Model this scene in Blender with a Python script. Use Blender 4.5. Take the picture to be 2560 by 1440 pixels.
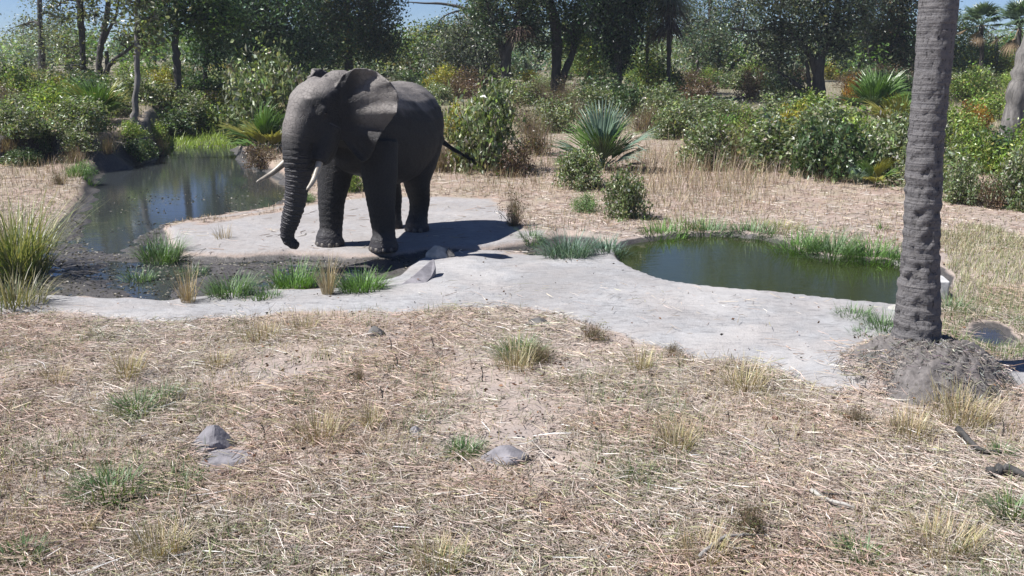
import bpy, bmesh, math, random
import numpy as np
from mathutils import Vector, Matrix

# ------------------------------------------------------------------ camera, sky, sun, exposure
for o in list(bpy.data.objects): bpy.data.objects.remove(o, do_unlink=True)
scene = bpy.context.scene
COL = scene.collection
random.seed(7); RNG = np.random.default_rng(11)
CAMH, FPX, PITCH = 3.6, 2400.0, math.atan(600/2400)
cam_d = bpy.data.cameras.new('camera'); cam = bpy.data.objects.new('camera', cam_d); COL.objects.link(cam)
cam.location = (0, 0, CAMH); cam.rotation_euler = (math.pi/2-PITCH, 0, 0)
cam_d.sensor_width = 36; cam_d.lens = 36*FPX/2560; cam_d.clip_end = 2000; cam_d.clip_start = .1
scene.camera = cam
SUN_EL, SUN_AZ = math.radians(56), math.radians(260)      # azimuth clockwise from +Y
sdir = Vector((math.sin(SUN_AZ)*math.cos(SUN_EL), math.cos(SUN_AZ)*math.cos(SUN_EL), math.sin(SUN_EL)))
world = bpy.data.worlds.new('World'); scene.world = world; world.use_nodes = True
wn = world.node_tree; bg = wn.nodes['Background']
sky = wn.nodes.new('ShaderNodeTexSky'); sky.sky_type = 'NISHITA'; sky.sun_disc = False
sky.sun_elevation = SUN_EL; sky.sun_rotation = SUN_AZ; sky.air_density = .7; sky.altitude = 800; sky.dust_density = .1; sky.ozone_density = 2.5
tint = wn.nodes.new('ShaderNodeMix'); tint.data_type = 'RGBA'; tint.blend_type = 'MULTIPLY'; tint.inputs[0].default_value = 1
wn.links.new(sky.outputs[0], tint.inputs[6]); tint.inputs[7].default_value = (.86, .97, 1.22, 1)
wn.links.new(tint.outputs[2], bg.inputs[0]); bg.inputs[1].default_value = .05
sd = bpy.data.lights.new('sun', 'SUN'); sd.energy = 5; sd.angle = math.radians(.5); sd.color = (1, .975, .95)
sun = bpy.data.objects.new('sun', sd); COL.objects.link(sun)
sun.rotation_euler = (-sdir).to_track_quat('-Z', 'Y').to_euler(); sun.location = (-20, 0, 30)
vs = scene.view_settings; vs.view_transform = 'Standard'; vs.look = 'None'; vs.exposure = .76; vs.gamma = 1
vs.use_curve_mapping = False

# ------------------------------------------------------------------ helpers
CP, SP = math.cos(PITCH), math.sin(PITCH)
def ray(px, py):
    u, v = (px-1280)/FPX, -(py-720)/FPX
    return np.array((u, CP+v*SP, -SP+v*CP))
def flat(px, py, z=0.):                       # a pixel on a level plane
    d = ray(px, py); t = (z-CAMH)/d[2]; return d[0]*t, d[1]*t
def at(px, py, Y):                            # a pixel on the upright plane at distance Y
    d = ray(px, py); t = Y/d[1]; return Vector((d[0]*t, Y, CAMH+d[2]*t))
def _h(ix, iy, s):
    n = (ix*374761393+iy*668265263+s*1442695041) & 0xffffffff
    n = ((n ^ (n >> 13))*1274126177) & 0xffffffff
    return ((n ^ (n >> 16)) & 0xffff)/65535.
def vn(x, y, s=0):
    x = np.asarray(x, float); y = np.asarray(y, float)
    ix, iy = np.floor(x).astype(np.int64), np.floor(y).astype(np.int64); fx, fy = x-ix, y-iy
    fx = fx*fx*(3-2*fx); fy = fy*fy*(3-2*fy)
    a, b, c, d = _h(ix, iy, s), _h(ix+1, iy, s), _h(ix, iy+1, s), _h(ix+1, iy+1, s)
    return (a*(1-fx)+b*fx)*(1-fy)+(c*(1-fx)+d*fx)*fy
def fbm(x, y, s=0, o=4):
    r, a, t = 0, 1, 0
    for i in range(o):
        r = r+a*vn(x*2**i, y*2**i, s+i); t += a; a *= .5
    return r/t
def sdist(x, y, P):                           # signed distance to a polygon, inside positive
    x = np.asarray(x, float); y = np.asarray(y, float)
    best = np.full(x.shape, 1e9); ins = np.zeros(x.shape, bool); n = len(P)
    for i in range(n):
        ax, ay = P[i]; bx, by = P[(i+1) % n]; dx, dy = bx-ax, by-ay
        t = np.clip(((x-ax)*dx+(y-ay)*dy)/(dx*dx+dy*dy+1e-12), 0, 1)
        best = np.minimum(best, (x-ax-t*dx)**2+(y-ay-t*dy)**2)
        c = (ay > y) != (by > y)
        ins ^= c & (x < ax+(y-ay)*dx/(dy if abs(dy) > 1e-9 else 1e-9))
    return np.where(ins, 1, -1)*np.sqrt(best)
def sstep(a, b, x):
    t = np.clip((x-a)/(b-a), 0, 1); return t*t*(3-2*t)
def poly(pts, z=0.): return [flat(a, b, z) for a, b in pts]

def tag(o, label=None, cat=None, group=None, kind=None):
    if label: o['label'] = label
    if cat: o['category'] = cat
    if group: o['group'] = group
    if kind: o['kind'] = kind
    return o
def empty(name, loc=(0, 0, 0)):
    o = bpy.data.objects.new(name, None); COL.objects.link(o); o.location = loc; o.empty_display_size = .2; return o
def link(name, me, parent=None):
    o = bpy.data.objects.new(name, me); COL.objects.link(o); o.parent = parent; return o

class MB:                                     # collects vertices, faces and vertex colours for ONE mesh
    def __init__(s): s.v = []; s.f = []; s.c = []; s.n = 0
    def add(s, V, F, col=(.5, .5, .5)):
        V = np.asarray(V, np.float32).reshape(-1, 3); s.v.append(V)
        col = np.asarray(col, np.float32)
        if col.ndim == 1: col = np.tile(col, (len(V), 1))
        s.c.append(col)
        for A in (F if isinstance(F, list) else [F]): s.f.append(np.asarray(A, np.int64)+s.n)
        s.n += len(V)
    def mesh(s, name, mat=None, smooth=False):
        me = bpy.data.meshes.new(name)
        V = np.concatenate(s.v); C = np.concatenate(s.c)
        me.vertices.add(len(V)); me.vertices.foreach_set('co', V.ravel())
        li = np.concatenate([a.ravel() for a in s.f]); st = []; k = 0
        for a in s.f: st.append(k+np.arange(len(a))*a.shape[1]); k += a.size
        st = np.concatenate(st)
        me.loops.add(len(li)); me.loops.foreach_set('vertex_index', li.astype(np.int32))
        me.polygons.add(len(st)); me.polygons.foreach_set('loop_start', st.astype(np.int32))
        me.update(calc_edges=True); me.validate()
        a = me.color_attributes.new('Col', 'FLOAT_COLOR', 'POINT')
        a.data.foreach_set('color', np.c_[C, np.ones(len(C))].astype(np.float32).ravel())
        me.polygons.foreach_set('use_smooth', np.full(len(me.polygons), smooth))
        if mat: me.materials.append(mat)
        return me
    def obj(s, name, mat, parent=None, smooth=False): return link(name, s.mesh(name, mat, smooth), parent)

def tube(pts, rad, ns=8, cap=True, ell=None):
    P = np.array([tuple(p) for p in pts], float); n = len(P)
    T = np.gradient(P, axis=0); T /= np.linalg.norm(T, axis=1)[:, None]+1e-9
    up = np.array((.13, .95, .2)) if abs(T[0][2]) > .6 else np.array((0., 0., 1.))
    V = []
    a = np.arange(ns)/ns*2*math.pi
    x = np.cross(up, T[0]); x /= np.linalg.norm(x)
    for i in range(n):
        x = x-T[i]*x.dot(T[i]); x /= np.linalg.norm(x)+1e-9; y = np.cross(T[i], x)
        r = rad[i]; rx, ry = (r if np.ndim(r) else (r, r))
        V.append(P[i]+np.outer(np.cos(a)*rx, x)+np.outer(np.sin(a)*ry, y))
    V = np.concatenate(V); j = np.arange(ns); F = []
    for i in range(n-1):
        F.append(np.c_[i*ns+j, i*ns+(j+1) % ns, (i+1)*ns+(j+1) % ns, (i+1)*ns+j])
    F = [np.concatenate(F)]
    if cap:
        V = np.r_[V, P[:1], P[-1:]]; k = n*ns
        F.append(np.r_[np.c_[(j+1) % ns, j, np.full(ns, k)], np.c_[(n-1)*ns+j, (n-1)*ns+(j+1) % ns, np.full(ns, k+1)]])
    return V, F
def smooth_path(pts, n):                      # Catmull-Rom through points of any dimension
    P = np.array([tuple(p) for p in pts], float); P = np.r_[[2*P[0]-P[1]], P, [2*P[-1]-P[-2]]]
    out = []
    for t in np.linspace(0, len(P)-3-1e-6, n):
        i = int(t); u = t-i; a, b, c, d = P[i:i+4]
        out.append(.5*(2*b+(c-a)*u+(2*a-5*b+4*c-d)*u*u+(3*b-a-3*c+d)*u**3))
    return np.array(out)
def rdir(n, zs=1.):
    d = RNG.normal(size=(n, 3)); d[:, 2] *= zs; return d/np.linalg.norm(d, axis=1)[:, None]
def shade(base, n, var=.3, alt=None, pa=0.):  # leaf colours: each leaf its own tone
    c = np.tile(np.array(base, float), (n, 1))
    if alt is not None:
        m = RNG.random(n) < pa; c[m] = np.array(alt)
    return np.clip(c*np.exp(RNG.normal(0, var, n))[:, None]*(1+RNG.normal(0, .08, (n, 3))), .004, .8)
def leaves(mb, C, L, W, col, zs=.6, droop=0.):    # one small pointed leaf per centre
    n = len(C); d = rdir(n, zs); d[:, 2] -= droop; d /= np.linalg.norm(d, axis=1)[:, None]
    s = np.cross(d, rdir(n)); s /= np.linalg.norm(s, axis=1)[:, None]+1e-9
    k = RNG.uniform(.6, 1.35, n)[:, None]; l, w = L*k, W*k; nn = np.cross(d, s)
    V = np.stack([C-d*l*.5, C+s*w*.5+d*l*.05+nn*w*.15, C+d*l*.5, C-s*w*.5+d*l*.05+nn*w*.15], 1).reshape(-1, 3)
    mb.add(V, np.arange(4*n).reshape(-1, 4), np.repeat(col, 4, 0))
def blades(mb, B, az, lean, L, W, bend, col, seg=3):   # grass blades: curved tapering strips
    n = len(B); h = np.c_[np.cos(az), np.sin(az), np.zeros(n)]; sd_ = np.c_[-np.sin(az), np.cos(az), np.zeros(n)]
    L, W, lean, bend = (np.broadcast_to(np.asarray(q, float), (n,)) for q in (L, W, lean, bend))
    pos = np.array(B, float); rows = []; th = lean.copy()
    for i in range(seg+1):
        f = i/seg; w = (W*(1-f*.9)*(.75+.25*min(1, f*3)))[:, None]
        rows += [pos-sd_*w/2, pos+sd_*w/2]
        pos = pos+(h*np.sin(th)[:, None]+np.array((0, 0, 1.))*np.cos(th)[:, None])*(L/seg)[:, None]; th = th+bend/seg
    V = np.stack(rows, 1).reshape(-1, 3); m = 2*(seg+1); o = np.arange(n)[:, None]*m
    F = np.concatenate([np.c_[o+2*i, o+2*i+1, o+2*i+3, o+2*i+2] for i in range(seg)])
    mb.add(V, F, np.repeat(col, m, 0))
def straws(mb, B, az, tilt, L, W, bend, col):          # loose stems lying about: three-sided, two lengths
    n = len(B); L, W = (np.broadcast_to(np.asarray(q, float), (n,))[:, None] for q in (L, W))
    d = np.c_[np.cos(az)*np.cos(tilt), np.sin(az)*np.cos(tilt), np.sin(tilt)]
    s = np.c_[-np.sin(az), np.cos(az), np.zeros(n)]; u = np.cross(d, s)
    mid = B+s*(bend[:, None]*L); rows = []
    for c, k in ((B-d*L/2, .8), (mid, 1.), (B+d*L/2, .35)):
        rows += [c-s*W*k/2, c+s*W*k/2, c+np.array((0, 0, 1.))*W*k*.55]
    V = np.stack(rows, 1).reshape(-1, 3); o = np.arange(n)[:, None]*9
    F = np.concatenate([np.c_[o+3*i+a, o+3*i+b, o+3*i+3+b, o+3*i+3+a] for i in range(2) for a, b in ((1, 2), (2, 0))])
    mb.add(V, F, np.repeat(col, 9, 0))

# ------------------------------------------------------------------ materials
def mat(name):
    m = bpy.data.materials.new(name); m.use_nodes = True; nt = m.node_tree
    return m, nt, nt.nodes['Principled BSDF']
def node(nt, t, **k):
    n = nt.nodes.new('ShaderNode'+t)
    for a, b in k.items():
        if a.startswith('i_'): n.inputs[a[2:].replace('_', ' ')].default_value = b
        else: setattr(n, a, b)
    return n
def ramp(nt, fac, stops):
    r = nt.nodes.new('ShaderNodeValToRGB'); e = r.color_ramp.elements
    while len(e) < len(stops): e.new(.5)
    for q, (p, c) in zip(e, stops):
        q.position = p; q.color = (*c, 1) if np.ndim(c) else (c, c, c, 1)
    nt.links.new(fac, r.inputs[0]); return r.outputs[0]
def mixc(nt, f, a, b, mode='MIX'):
    n = nt.nodes.new('ShaderNodeMix'); n.data_type = 'RGBA'; n.blend_type = mode
    for sock, v in ((n.inputs[0], f), (n.inputs[6], a), (n.inputs[7], b)):
        if hasattr(v, 'node'): nt.links.new(v, sock)
        else: sock.default_value = v if not np.ndim(v) else (*v, 1)
    return n.outputs[2]
def noise(nt, scale, detail=4, rough=.6, vec=None, dist=0.):
    n = node(nt, 'TexNoise'); n.inputs['Scale'].default_value = scale; n.inputs['Detail'].default_value = detail
    n.inputs['Roughness'].default_value = rough; n.inputs['Distortion'].default_value = dist
    if vec is not None: nt.links.new(vec, n.inputs['Vector'])
    return n.outputs[0]
def bump(nt, bs, height, strength, dist=.02, prev=None):
    b = node(nt, 'Bump'); b.inputs['Strength'].default_value = strength; b.inputs['Distance'].default_value = dist
    nt.links.new(height, b.inputs['Height'])
    if prev is not None: nt.links.new(prev, b.inputs['Normal'])
    if bs is not None: nt.links.new(b.outputs[0], bs.inputs['Normal'])
    return b.outputs[0]
def objco(nt, scale=None):
    t = node(nt, 'TexCoord').outputs['Object']
    if scale is None: return t
    mp = node(nt, 'Mapping'); mp.inputs['Scale'].default_value = scale; nt.links.new(t, mp.inputs[0]); return mp.outputs[0]
def math_(nt, op, a, b=None, c=None):
    n = node(nt, 'Math', operation=op)
    for i, v in enumerate((a, b, c)):
        if v is None: continue
        if hasattr(v, 'node'): nt.links.new(v, n.inputs[i])
        else: n.inputs[i].default_value = v
    return n.outputs[0]
def leaf_mat(name, rough=.37, trans=.33, spec=.5):
    m, nt, bs = mat(name)
    a = node(nt, 'Attribute', attribute_name='Col').outputs[0]
    nt.links.new(a, bs.inputs['Base Color']); bs.inputs['Roughness'].default_value = rough
    bs.inputs['Specular IOR Level'].default_value = spec
    if trans:
        t = node(nt, 'BsdfTranslucent'); mx = node(nt, 'MixShader'); mx.inputs[0].default_value = trans
        nt.links.new(mixc(nt, 1, a, (1.25, 1.3, .55), 'MULTIPLY'), t.inputs[0])
        nt.links.new(bs.outputs[0], mx.inputs[1]); nt.links.new(t.outputs[0], mx.inputs[2])
        nt.links.new(mx.outputs[0], nt.nodes['Material Output'].inputs[0])
    return m
M = {}
M['leaf'] = leaf_mat('green_leaf'); M['straw'] = leaf_mat('dry_straw', .6, .12, .3); M['grass'] = leaf_mat('grass_blade', .45, .25)
M['frond'] = leaf_mat('palm_frond', .35, .2)
def bark(name, c1, c2, sc=9, st=.8, vscale=(1, 1, .25)):
    m, nt, bs = mat(name); v = objco(nt, vscale); n = noise(nt, sc, 6, .65, v, .4)
    nt.links.new(ramp(nt, n, [(.3, c1), (.7, c2)]), bs.inputs['Base Color']); bs.inputs['Roughness'].default_value = .85
    bump(nt, bs, n, st, .04); return m
M['bark'] = bark('dark_bark', (.03, .026, .024), (.085, .075, .068))
M['bark_pale'] = bark('pale_bark', (.07, .065, .06), (.26, .24, .22))
M['twig'] = bark('dry_twig', (.08, .06, .045), (.2, .16, .12), 14)
M['dead_wood'] = bark('weathered_wood', (.16, .145, .13), (.42, .4, .38), 12)
M['char'] = bark('charred_wood', (.02, .02, .02), (.09, .085, .08), 12)
def stone(name, c1, c2, sc=7):
    m, nt, bs = mat(name); n = noise(nt, sc, 7, .62, objco(nt))
    nt.links.new(ramp(nt, n, [(.3, c1), (.72, c2)]), bs.inputs['Base Color']); bs.inputs['Roughness'].default_value = .85
    bump(nt, bs, n, .6, .03); return m
M['rock'] = stone('grey_rock', (.12, .115, .125), (.27, .255, .27)); M['rock_dark'] = stone('dark_rock', (.05, .05, .05), (.17, .16, .15))
M['rock_pale'] = stone('pale_rock', (.25, .24, .22), (.5, .48, .44)); M['rock_red'] = stone('red_stone', (.1, .05, .035), (.2, .11, .08))
M['concrete'] = stone('concrete_block', (.33, .33, .325), (.55, .545, .54), 5)

# ------------------------------------------------------------------ terrain
ZW, ZP = -.16, -.07                            # stream level, pond level
P_LOW = poly([(-500, 745), (-200, 752), (0, 757), (150, 757), (250, 764), (330, 762), (420, 770), (520, 757), (600, 747), (700, 741), (850, 735), (940, 722), (1000, 706), (1030, 684), (1060, 660),
    (1110, 648), (1180, 640), (1290, 640), (1330, 652), (1440, 650), (1530, 625), (1500, 600), (1400, 590), (1310, 612), (1190, 632), (1090, 628), (1010, 640), (900, 646), (800, 640), (730, 637), (600, 645), (470, 642), (435, 612), (425, 575), (480, 560), (560, 548), (640, 536), (700, 526), (745, 500), (745, 470),
    (715, 440), (640, 410), (605, 395), (610, 328), (392, 332), (375, 395), (270, 405), (240, 425), (215, 445), (195, 500), (155, 545), (95, 600), (0, 640), (-200, 660), (-500, 690)], -.12)
P_OPEN = poly([(390, 368), (585, 368), (610, 405), (690, 440), (735, 475), (700, 515), (560, 538), (430, 562), (350, 600), (330, 640), (250, 640), (190, 600), (200, 560), (222, 500), (235, 450), (275, 415), (385, 400)], ZW)
P_POOL2 = poly([(300, 655), (440, 650), (520, 660), (530, 690), (450, 715), (420, 750), (330, 745), (290, 700), (240, 675)], ZW)
P_POND = poly([(1540, 628), (1555, 615), (1600, 605), (1700, 593), (1800, 590), (1900, 597), (1960, 612), (2010, 640), (2100, 652), (2240, 660), (2330, 668), (2375, 700), (2370, 735), (2300, 765), (2236, 772),
    (2120, 760), (2000, 747), (1800, 728), (1700, 717), (1640, 704), (1590, 685), (1545, 655)], ZP)
P_BANK = poly([(-700, 425), (-200, 420), (0, 408), (120, 398), (250, 402), (370, 396), (392, 368), (400, 345), (430, 322), (560, 316), (640, 285), (640, 150), (-700, 150)], .2)
P_CON = poly([(-600, 745), (-200, 752), (0, 757), (250, 764), (420, 770), (600, 747), (850, 735), (940, 722), (1000, 706), (1060, 660), (1180, 640), (1350, 652), (1480, 642), (1540, 620), (1545, 660), (1640, 704), (1800, 728), (2000, 747), (2240, 772), (2330, 790),
    (2330, 900), (2250, 985), (2080, 985), (1970, 940), (1880, 908), (1750, 895), (1650, 872), (1560, 845), (1440, 800), (1320, 772), (1180, 768), (1000, 782), (850, 775), (640, 792), (430, 806), (250, 800), (120, 783), (0, 792), (-200, 800), (-600, 800)])
P_LEDGE = poly([(425, 573), (560, 549), (700, 527), (800, 505), (950, 490), (1240, 497), (1290, 545), (1330, 600), (1180, 640), (1010, 645), (900, 648), (730, 638), (470, 642)])
P_SLAB = poly([(2395, 905), (2700, 905), (2800, 960), (2400, 955)])
P_PUD = poly([(2420, 835), (2445, 815), (2490, 810), (2525, 825), (2535, 850), (2500, 864), (2450, 860)], -.02)
PALM = flat(2293, 935); 
def H(x, y, masks=False):
    x = np.asarray(x, float); y = np.asarray(y, float)
    d = np.hypot(x*.5, y)
    z = .021*np.clip(d-22, 0, 70)+(fbm(x*.35, y*.35, 3)-.5)*.16*sstep(20, 30, y)
    z = z+(fbm(x*1.3, y*1.3, 5)-.5)*.07+(fbm(x*5, y*5, 9, 2)-.5)*.02
    wob = (fbm(x*2.2, y*2.2, 21, 3)-.5)*.28
    nr_ = .5*np.maximum(sstep(-.7, -.2, sdist(x, y, P_LOW)), sstep(-.7, -.2, sdist(x, y, P_POND)))
    con = sstep(-.12, .2, sdist(x, y, P_CON)+wob*1.3+nr_)
    led = sstep(-.15, .25, sdist(x, y, P_LEDGE)+wob+nr_)
    slab = sstep(-.05, .05, sdist(x, y, P_SLAB)+wob*.1)
    z = z*(1-.45*np.maximum(con, led))
    z = z+.05*con*sstep(-.2, .5, sdist(x, y, P_CON))
    low = sdist(x, y, P_LOW)+wob*.35
    op = sdist(x, y, P_OPEN)+wob*.6; op2 = sdist(x, y, P_POOL2)+wob
    k = sstep(-.05, .22, low)
    mudz = ZW+.008+(fbm(x*1.6, y*1.6, 31)-.45)*.16+(fbm(x*6, y*6, 33, 2)-.5)*.06
    mudz = mudz-.35*sstep(-.05, .9, op)-.09*sstep(-.2, .4, op2)
    z = z*(1-k)+mudz*k
    pd = sdist(x, y, P_POND)+wob*.22
    z = z*(1-sstep(-.06, .1, pd))+(ZP-.03-.45*sstep(0, .8, pd))*sstep(-.06, .1, pd)
    z = z+.02*np.exp(-((pd+.1)/.1)**2)
    bank = sdist(x, y, P_BANK)+wob*1.2
    z = z+(.25+.55*sstep(-11.2, -14, x))*sstep(0, .22+.8*sstep(-14, -11, x), bank)*(1-.8*sstep(8, 30, bank))+.06*np.clip(fbm(x*3, y*3, 41)-.3, 0, 1)*sstep(-.2, .2, bank)*sstep(1.2, .4, bank)
    pu = sdist(x, y, P_PUD)+wob*1.1; z = z*(1-sstep(-.15, .15, pu))-.09*sstep(-.1, .25, pu)
    sl = sdist(x, y, P_SLAB); z = z-.16*sstep(-.03, .02, sdist(x, y, poly_ditch)+wob*.25)
    z = z+.3*np.exp(-(((x-PALM[0])/.8)**2+((y-PALM[1]+.15)/.85)**2)**1.2)
    if masks:
        mud = np.maximum(k, sstep(-.25, .1, op)); mud = np.maximum(mud, sstep(-.2, .05, pu)); mud = np.maximum(mud, sstep(-.2, .0, bank)*sstep(.6, .3, bank)*(x < -6)*.95)  # last term: mud tone on the bank face paints in its shade
        pondf = sstep(-.12, .02, pd); mud = np.maximum(mud, pondf)
        c = np.clip(np.maximum(np.maximum(con, led*.58), slab), 0, 1)*(1-mud)*(1-np.exp(-(((x-PALM[0])/.95)**2+((y-PALM[1]+.2)/1.0)**2)**2))
        back = .5*sstep(18, 24, y)+.5*sstep(30, 44, y)
        return z, c, mud, back
    return z
poly_ditch = poly([(2425, 950), (2500, 955), (2570, 948), (2800, 950), (2800, 985), (2560, 985), (2480, 980)])
def Hs(x, y): return float(H(np.array([x]), np.array([y]))[0])
def ground(px, py):                            # where the line of sight through a pixel meets the terrain
    d = ray(px, py)
    if d[2] > -.012: d = d.copy(); d[2] = -.012
    t = np.linspace(4, 130, 5000); z = H(d[0]*t, d[1]*t); g = CAMH+d[2]*t
    i = int(np.argmax(g <= z)) if (g <= z).any() else 4999
    return Vector((d[0]*t[i], d[1]*t[i], float(z[i])))
def axis(a, b, fine0, fine1, f, c):
    out = [fine0]; s = f
    while out[-1] < fine1: out.append(out[-1]+f)
    while out[-1] < b: s = min(s*1.12, c); out.append(out[-1]+s)
    lo = []; s = f; q = fine0
    while q > a: s = min(s*1.12, c); q -= s; lo.append(q)
    return np.array(lo[::-1]+out)
gx = axis(-130, 130, -17, 11, .095, 4); gy = axis(-8, 260, 5, 36, .095, 4)
X, Y = np.meshgrid(gx, gy); Z, mc, mm, mbk = H(X.ravel(), Y.ravel(), True)
nx, ny = len(gx), len(gy); idx = np.arange(nx*ny).reshape(ny, nx)
mb = MB(); mb.add(np.c_[X.ravel(), Y.ravel(), Z], np.c_[idx[:-1, :-1].ravel(), idx[:-1, 1:].ravel(), idx[1:, 1:].ravel(), idx[1:, :-1].ravel()], np.c_[mc, mm, mbk])
def ground_material():
    m, nt, bs = mat('ground'); v = objco(nt)
    a = node(nt, 'Attribute', attribute_name='Col'); sp = node(nt, 'SeparateColor'); nt.links.new(a.outputs[0], sp.inputs[0])
    con, mud, back = sp.outputs
    n1 = noise(nt, 1.1, 6, .62, v); n2 = noise(nt, 7, 6, .65, v, .3); n3 = noise(nt, 38, 4, .7, v)
    vs_ = objco(nt, (2.2, 9, 4)); n4 = noise(nt, 2.2, 6, .7, vs_, .8)
    dirt = mixc(nt, n2, (.2, .155, .13), (.36, .29, .245)); dirt = mixc(nt, ramp(nt, n3, [(.35, 0), (.7, 1)]), dirt, (.44, .36, .31))
    dirt = mixc(nt, ramp(nt, n1, [(.42, 0), (.66, 1)]), dirt, (.28, .24, .22))
    bk = mixc(nt, n2, (.23, .165, .135), (.38, .29, .235)); bk = mixc(nt, ramp(nt, n1, [(.4, 0), (.7, 1)]), bk, (.29, .25, .18))
    dirt = mixc(nt, ramp(nt, back, [(0, 0), (.5, 1)]), dirt, bk); dirt = mixc(nt, ramp(nt, back, [(.5, 0), (1, 1)]), dirt, mixc(nt, n2, (.14, .125, .085), (.25, .225, .16)))
    cc = mixc(nt, ramp(nt, n2, [(.3, 0), (.7, 1)]), (.255, .253, .256), (.365, .363, .367))
    cc = mixc(nt, ramp(nt, n1, [(.42, 0), (.64, 1)]), cc, (.33, .31, .3))
    cc = mixc(nt, ramp(nt, n4, [(.34, 1), (.5, 0)]), cc, (.19, .185, .185))
    n6 = noise(nt, .55, 5, .6, v, .6); cc = mixc(nt, ramp(nt, n6, [(.5, 0), (.62, .55)]), cc, (.235, .225, .22)); cc = mixc(nt, ramp(nt, n6, [(.36, .5), (.45, 0)]), cc, (.42, .4, .385))
    cc = mixc(nt, ramp(nt, n3, [(.27, 1), (.34, 0)]), cc, (.13, .115, .1))
    md = mixc(nt, n2, (.03, .028, .027), (.095, .085, .08)); md = mixc(nt, ramp(nt, n3, [(.55, 0), (.75, 1)]), md, (.2, .19, .17))
    edge = math_(nt, 'ADD', con, math_(nt, 'MULTIPLY', math_(nt, 'SUBTRACT', n3, .5), .7))
    c = mixc(nt, ramp(nt, edge, [(.35, 0), (.62, 1)]), dirt, cc)
    me_ = math_(nt, 'ADD', mud, math_(nt, 'MULTIPLY', math_(nt, 'SUBTRACT', n2, .5), .5))
    mk = ramp(nt, me_, [(.4, 0), (.68, 1)]); c = mixc(nt, mk, c, md)
    nt.links.new(c, bs.inputs['Base Color'])
    r = node(nt, 'MapRange'); r.inputs[3].default_value = .9; r.inputs[4].default_value = .5; nt.links.new(mk, r.inputs[0]); nt.links.new(r.outputs[0], bs.inputs['Roughness'])
    b1 = bump(nt, None, n3, .5, .02); bump(nt, bs, n2, .5, .05, b1)
    return m
g = mb.obj('ground', ground_material(), None, True); tag(g, 'dry pale earth, concrete apron and dark mud around the waterhole', 'ground', kind='structure')

# ------------------------------------------------------------------ water
def water_mat(name, c, scum=0.):
    m, nt, bs = mat(name); v = objco(nt)
    n = noise(nt, 3.5, 3, .5, objco(nt, (1, 2.2, 1))); n2 = noise(nt, 22, 3, .6, v); n5 = noise(nt, 1.6, 5, .7, objco(nt, (.7, 2.4, 1)), .5)
    bs.inputs['IOR'].default_value = 1.42; bs.inputs['Roughness'].default_value = .04
    nt.links.new(mixc(nt, n, c, tuple(q*1.6 for q in c)), bs.inputs['Base Color'])
    if scum:
        sc = ramp(nt, math_(nt, 'ADD', math_(nt, 'MULTIPLY', n5, .6), math_(nt, 'MULTIPLY', n2, .4)), [(.62, 0), (.7, scum)])
        nt.links.new(mixc(nt, sc, c, (.11, .11, .085)), bs.inputs['Base Color'])
        r = node(nt, 'MapRange'); r.inputs[3].default_value = .04; r.inputs[4].default_value = .55; nt.links.new(sc, r.inputs[0]); nt.links.new(r.outputs[0], bs.inputs['Roughness'])
    b1 = bump(nt, None, n, .05, .05); bump(nt, bs, n2, .03, .01, b1); return m
def sheet(name, pts, z, m, label):
    b = MB(); P = np.array([(a, c, z) for a, c in pts]); b.add(P, np.arange(len(P))[None, :]); o = b.obj(name, m)
    o.data.update(); 
    if o.data.polygons[0].normal.z < 0: o.data.flip_normals()
    return tag(o, label, 'water', kind='structure')
def grow(P, d):
    c = np.mean(P, 0); return [tuple(np.array(p)+(np.array(p)-c)/np.linalg.norm(np.array(p)-c)*d) for p in P]
sheet('water', poly([(-600, 700), (-600, 600), (0, 530), (150, 450), (260, 395), (370, 345), (600, 345), (780, 440), (780, 520), (450, 600), (520, 640), (1000, 645), (1150, 625), (1320, 605), (1560, 590), (1560, 640), (1200, 650), (1040, 690), (1000, 725), (860, 750), (430, 785), (0, 770), (-600, 770)], ZW), ZW,
      water_mat('stream_water', (.035, .04, .042), .5), 'shallow dark stream with blue sky reflections beside the elephant')
sheet('pond_water', grow(P_POND, .12), ZP, water_mat('pond_water', (.022, .028, .011)), 'still green pond with concrete rim beside the tall palm trunk')
sheet('puddle_water', grow(P_PUD, .25), -.035, water_mat('puddle_water', (.03, .03, .035)), 'small dark puddle in green grass behind the palm mound')

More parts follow.
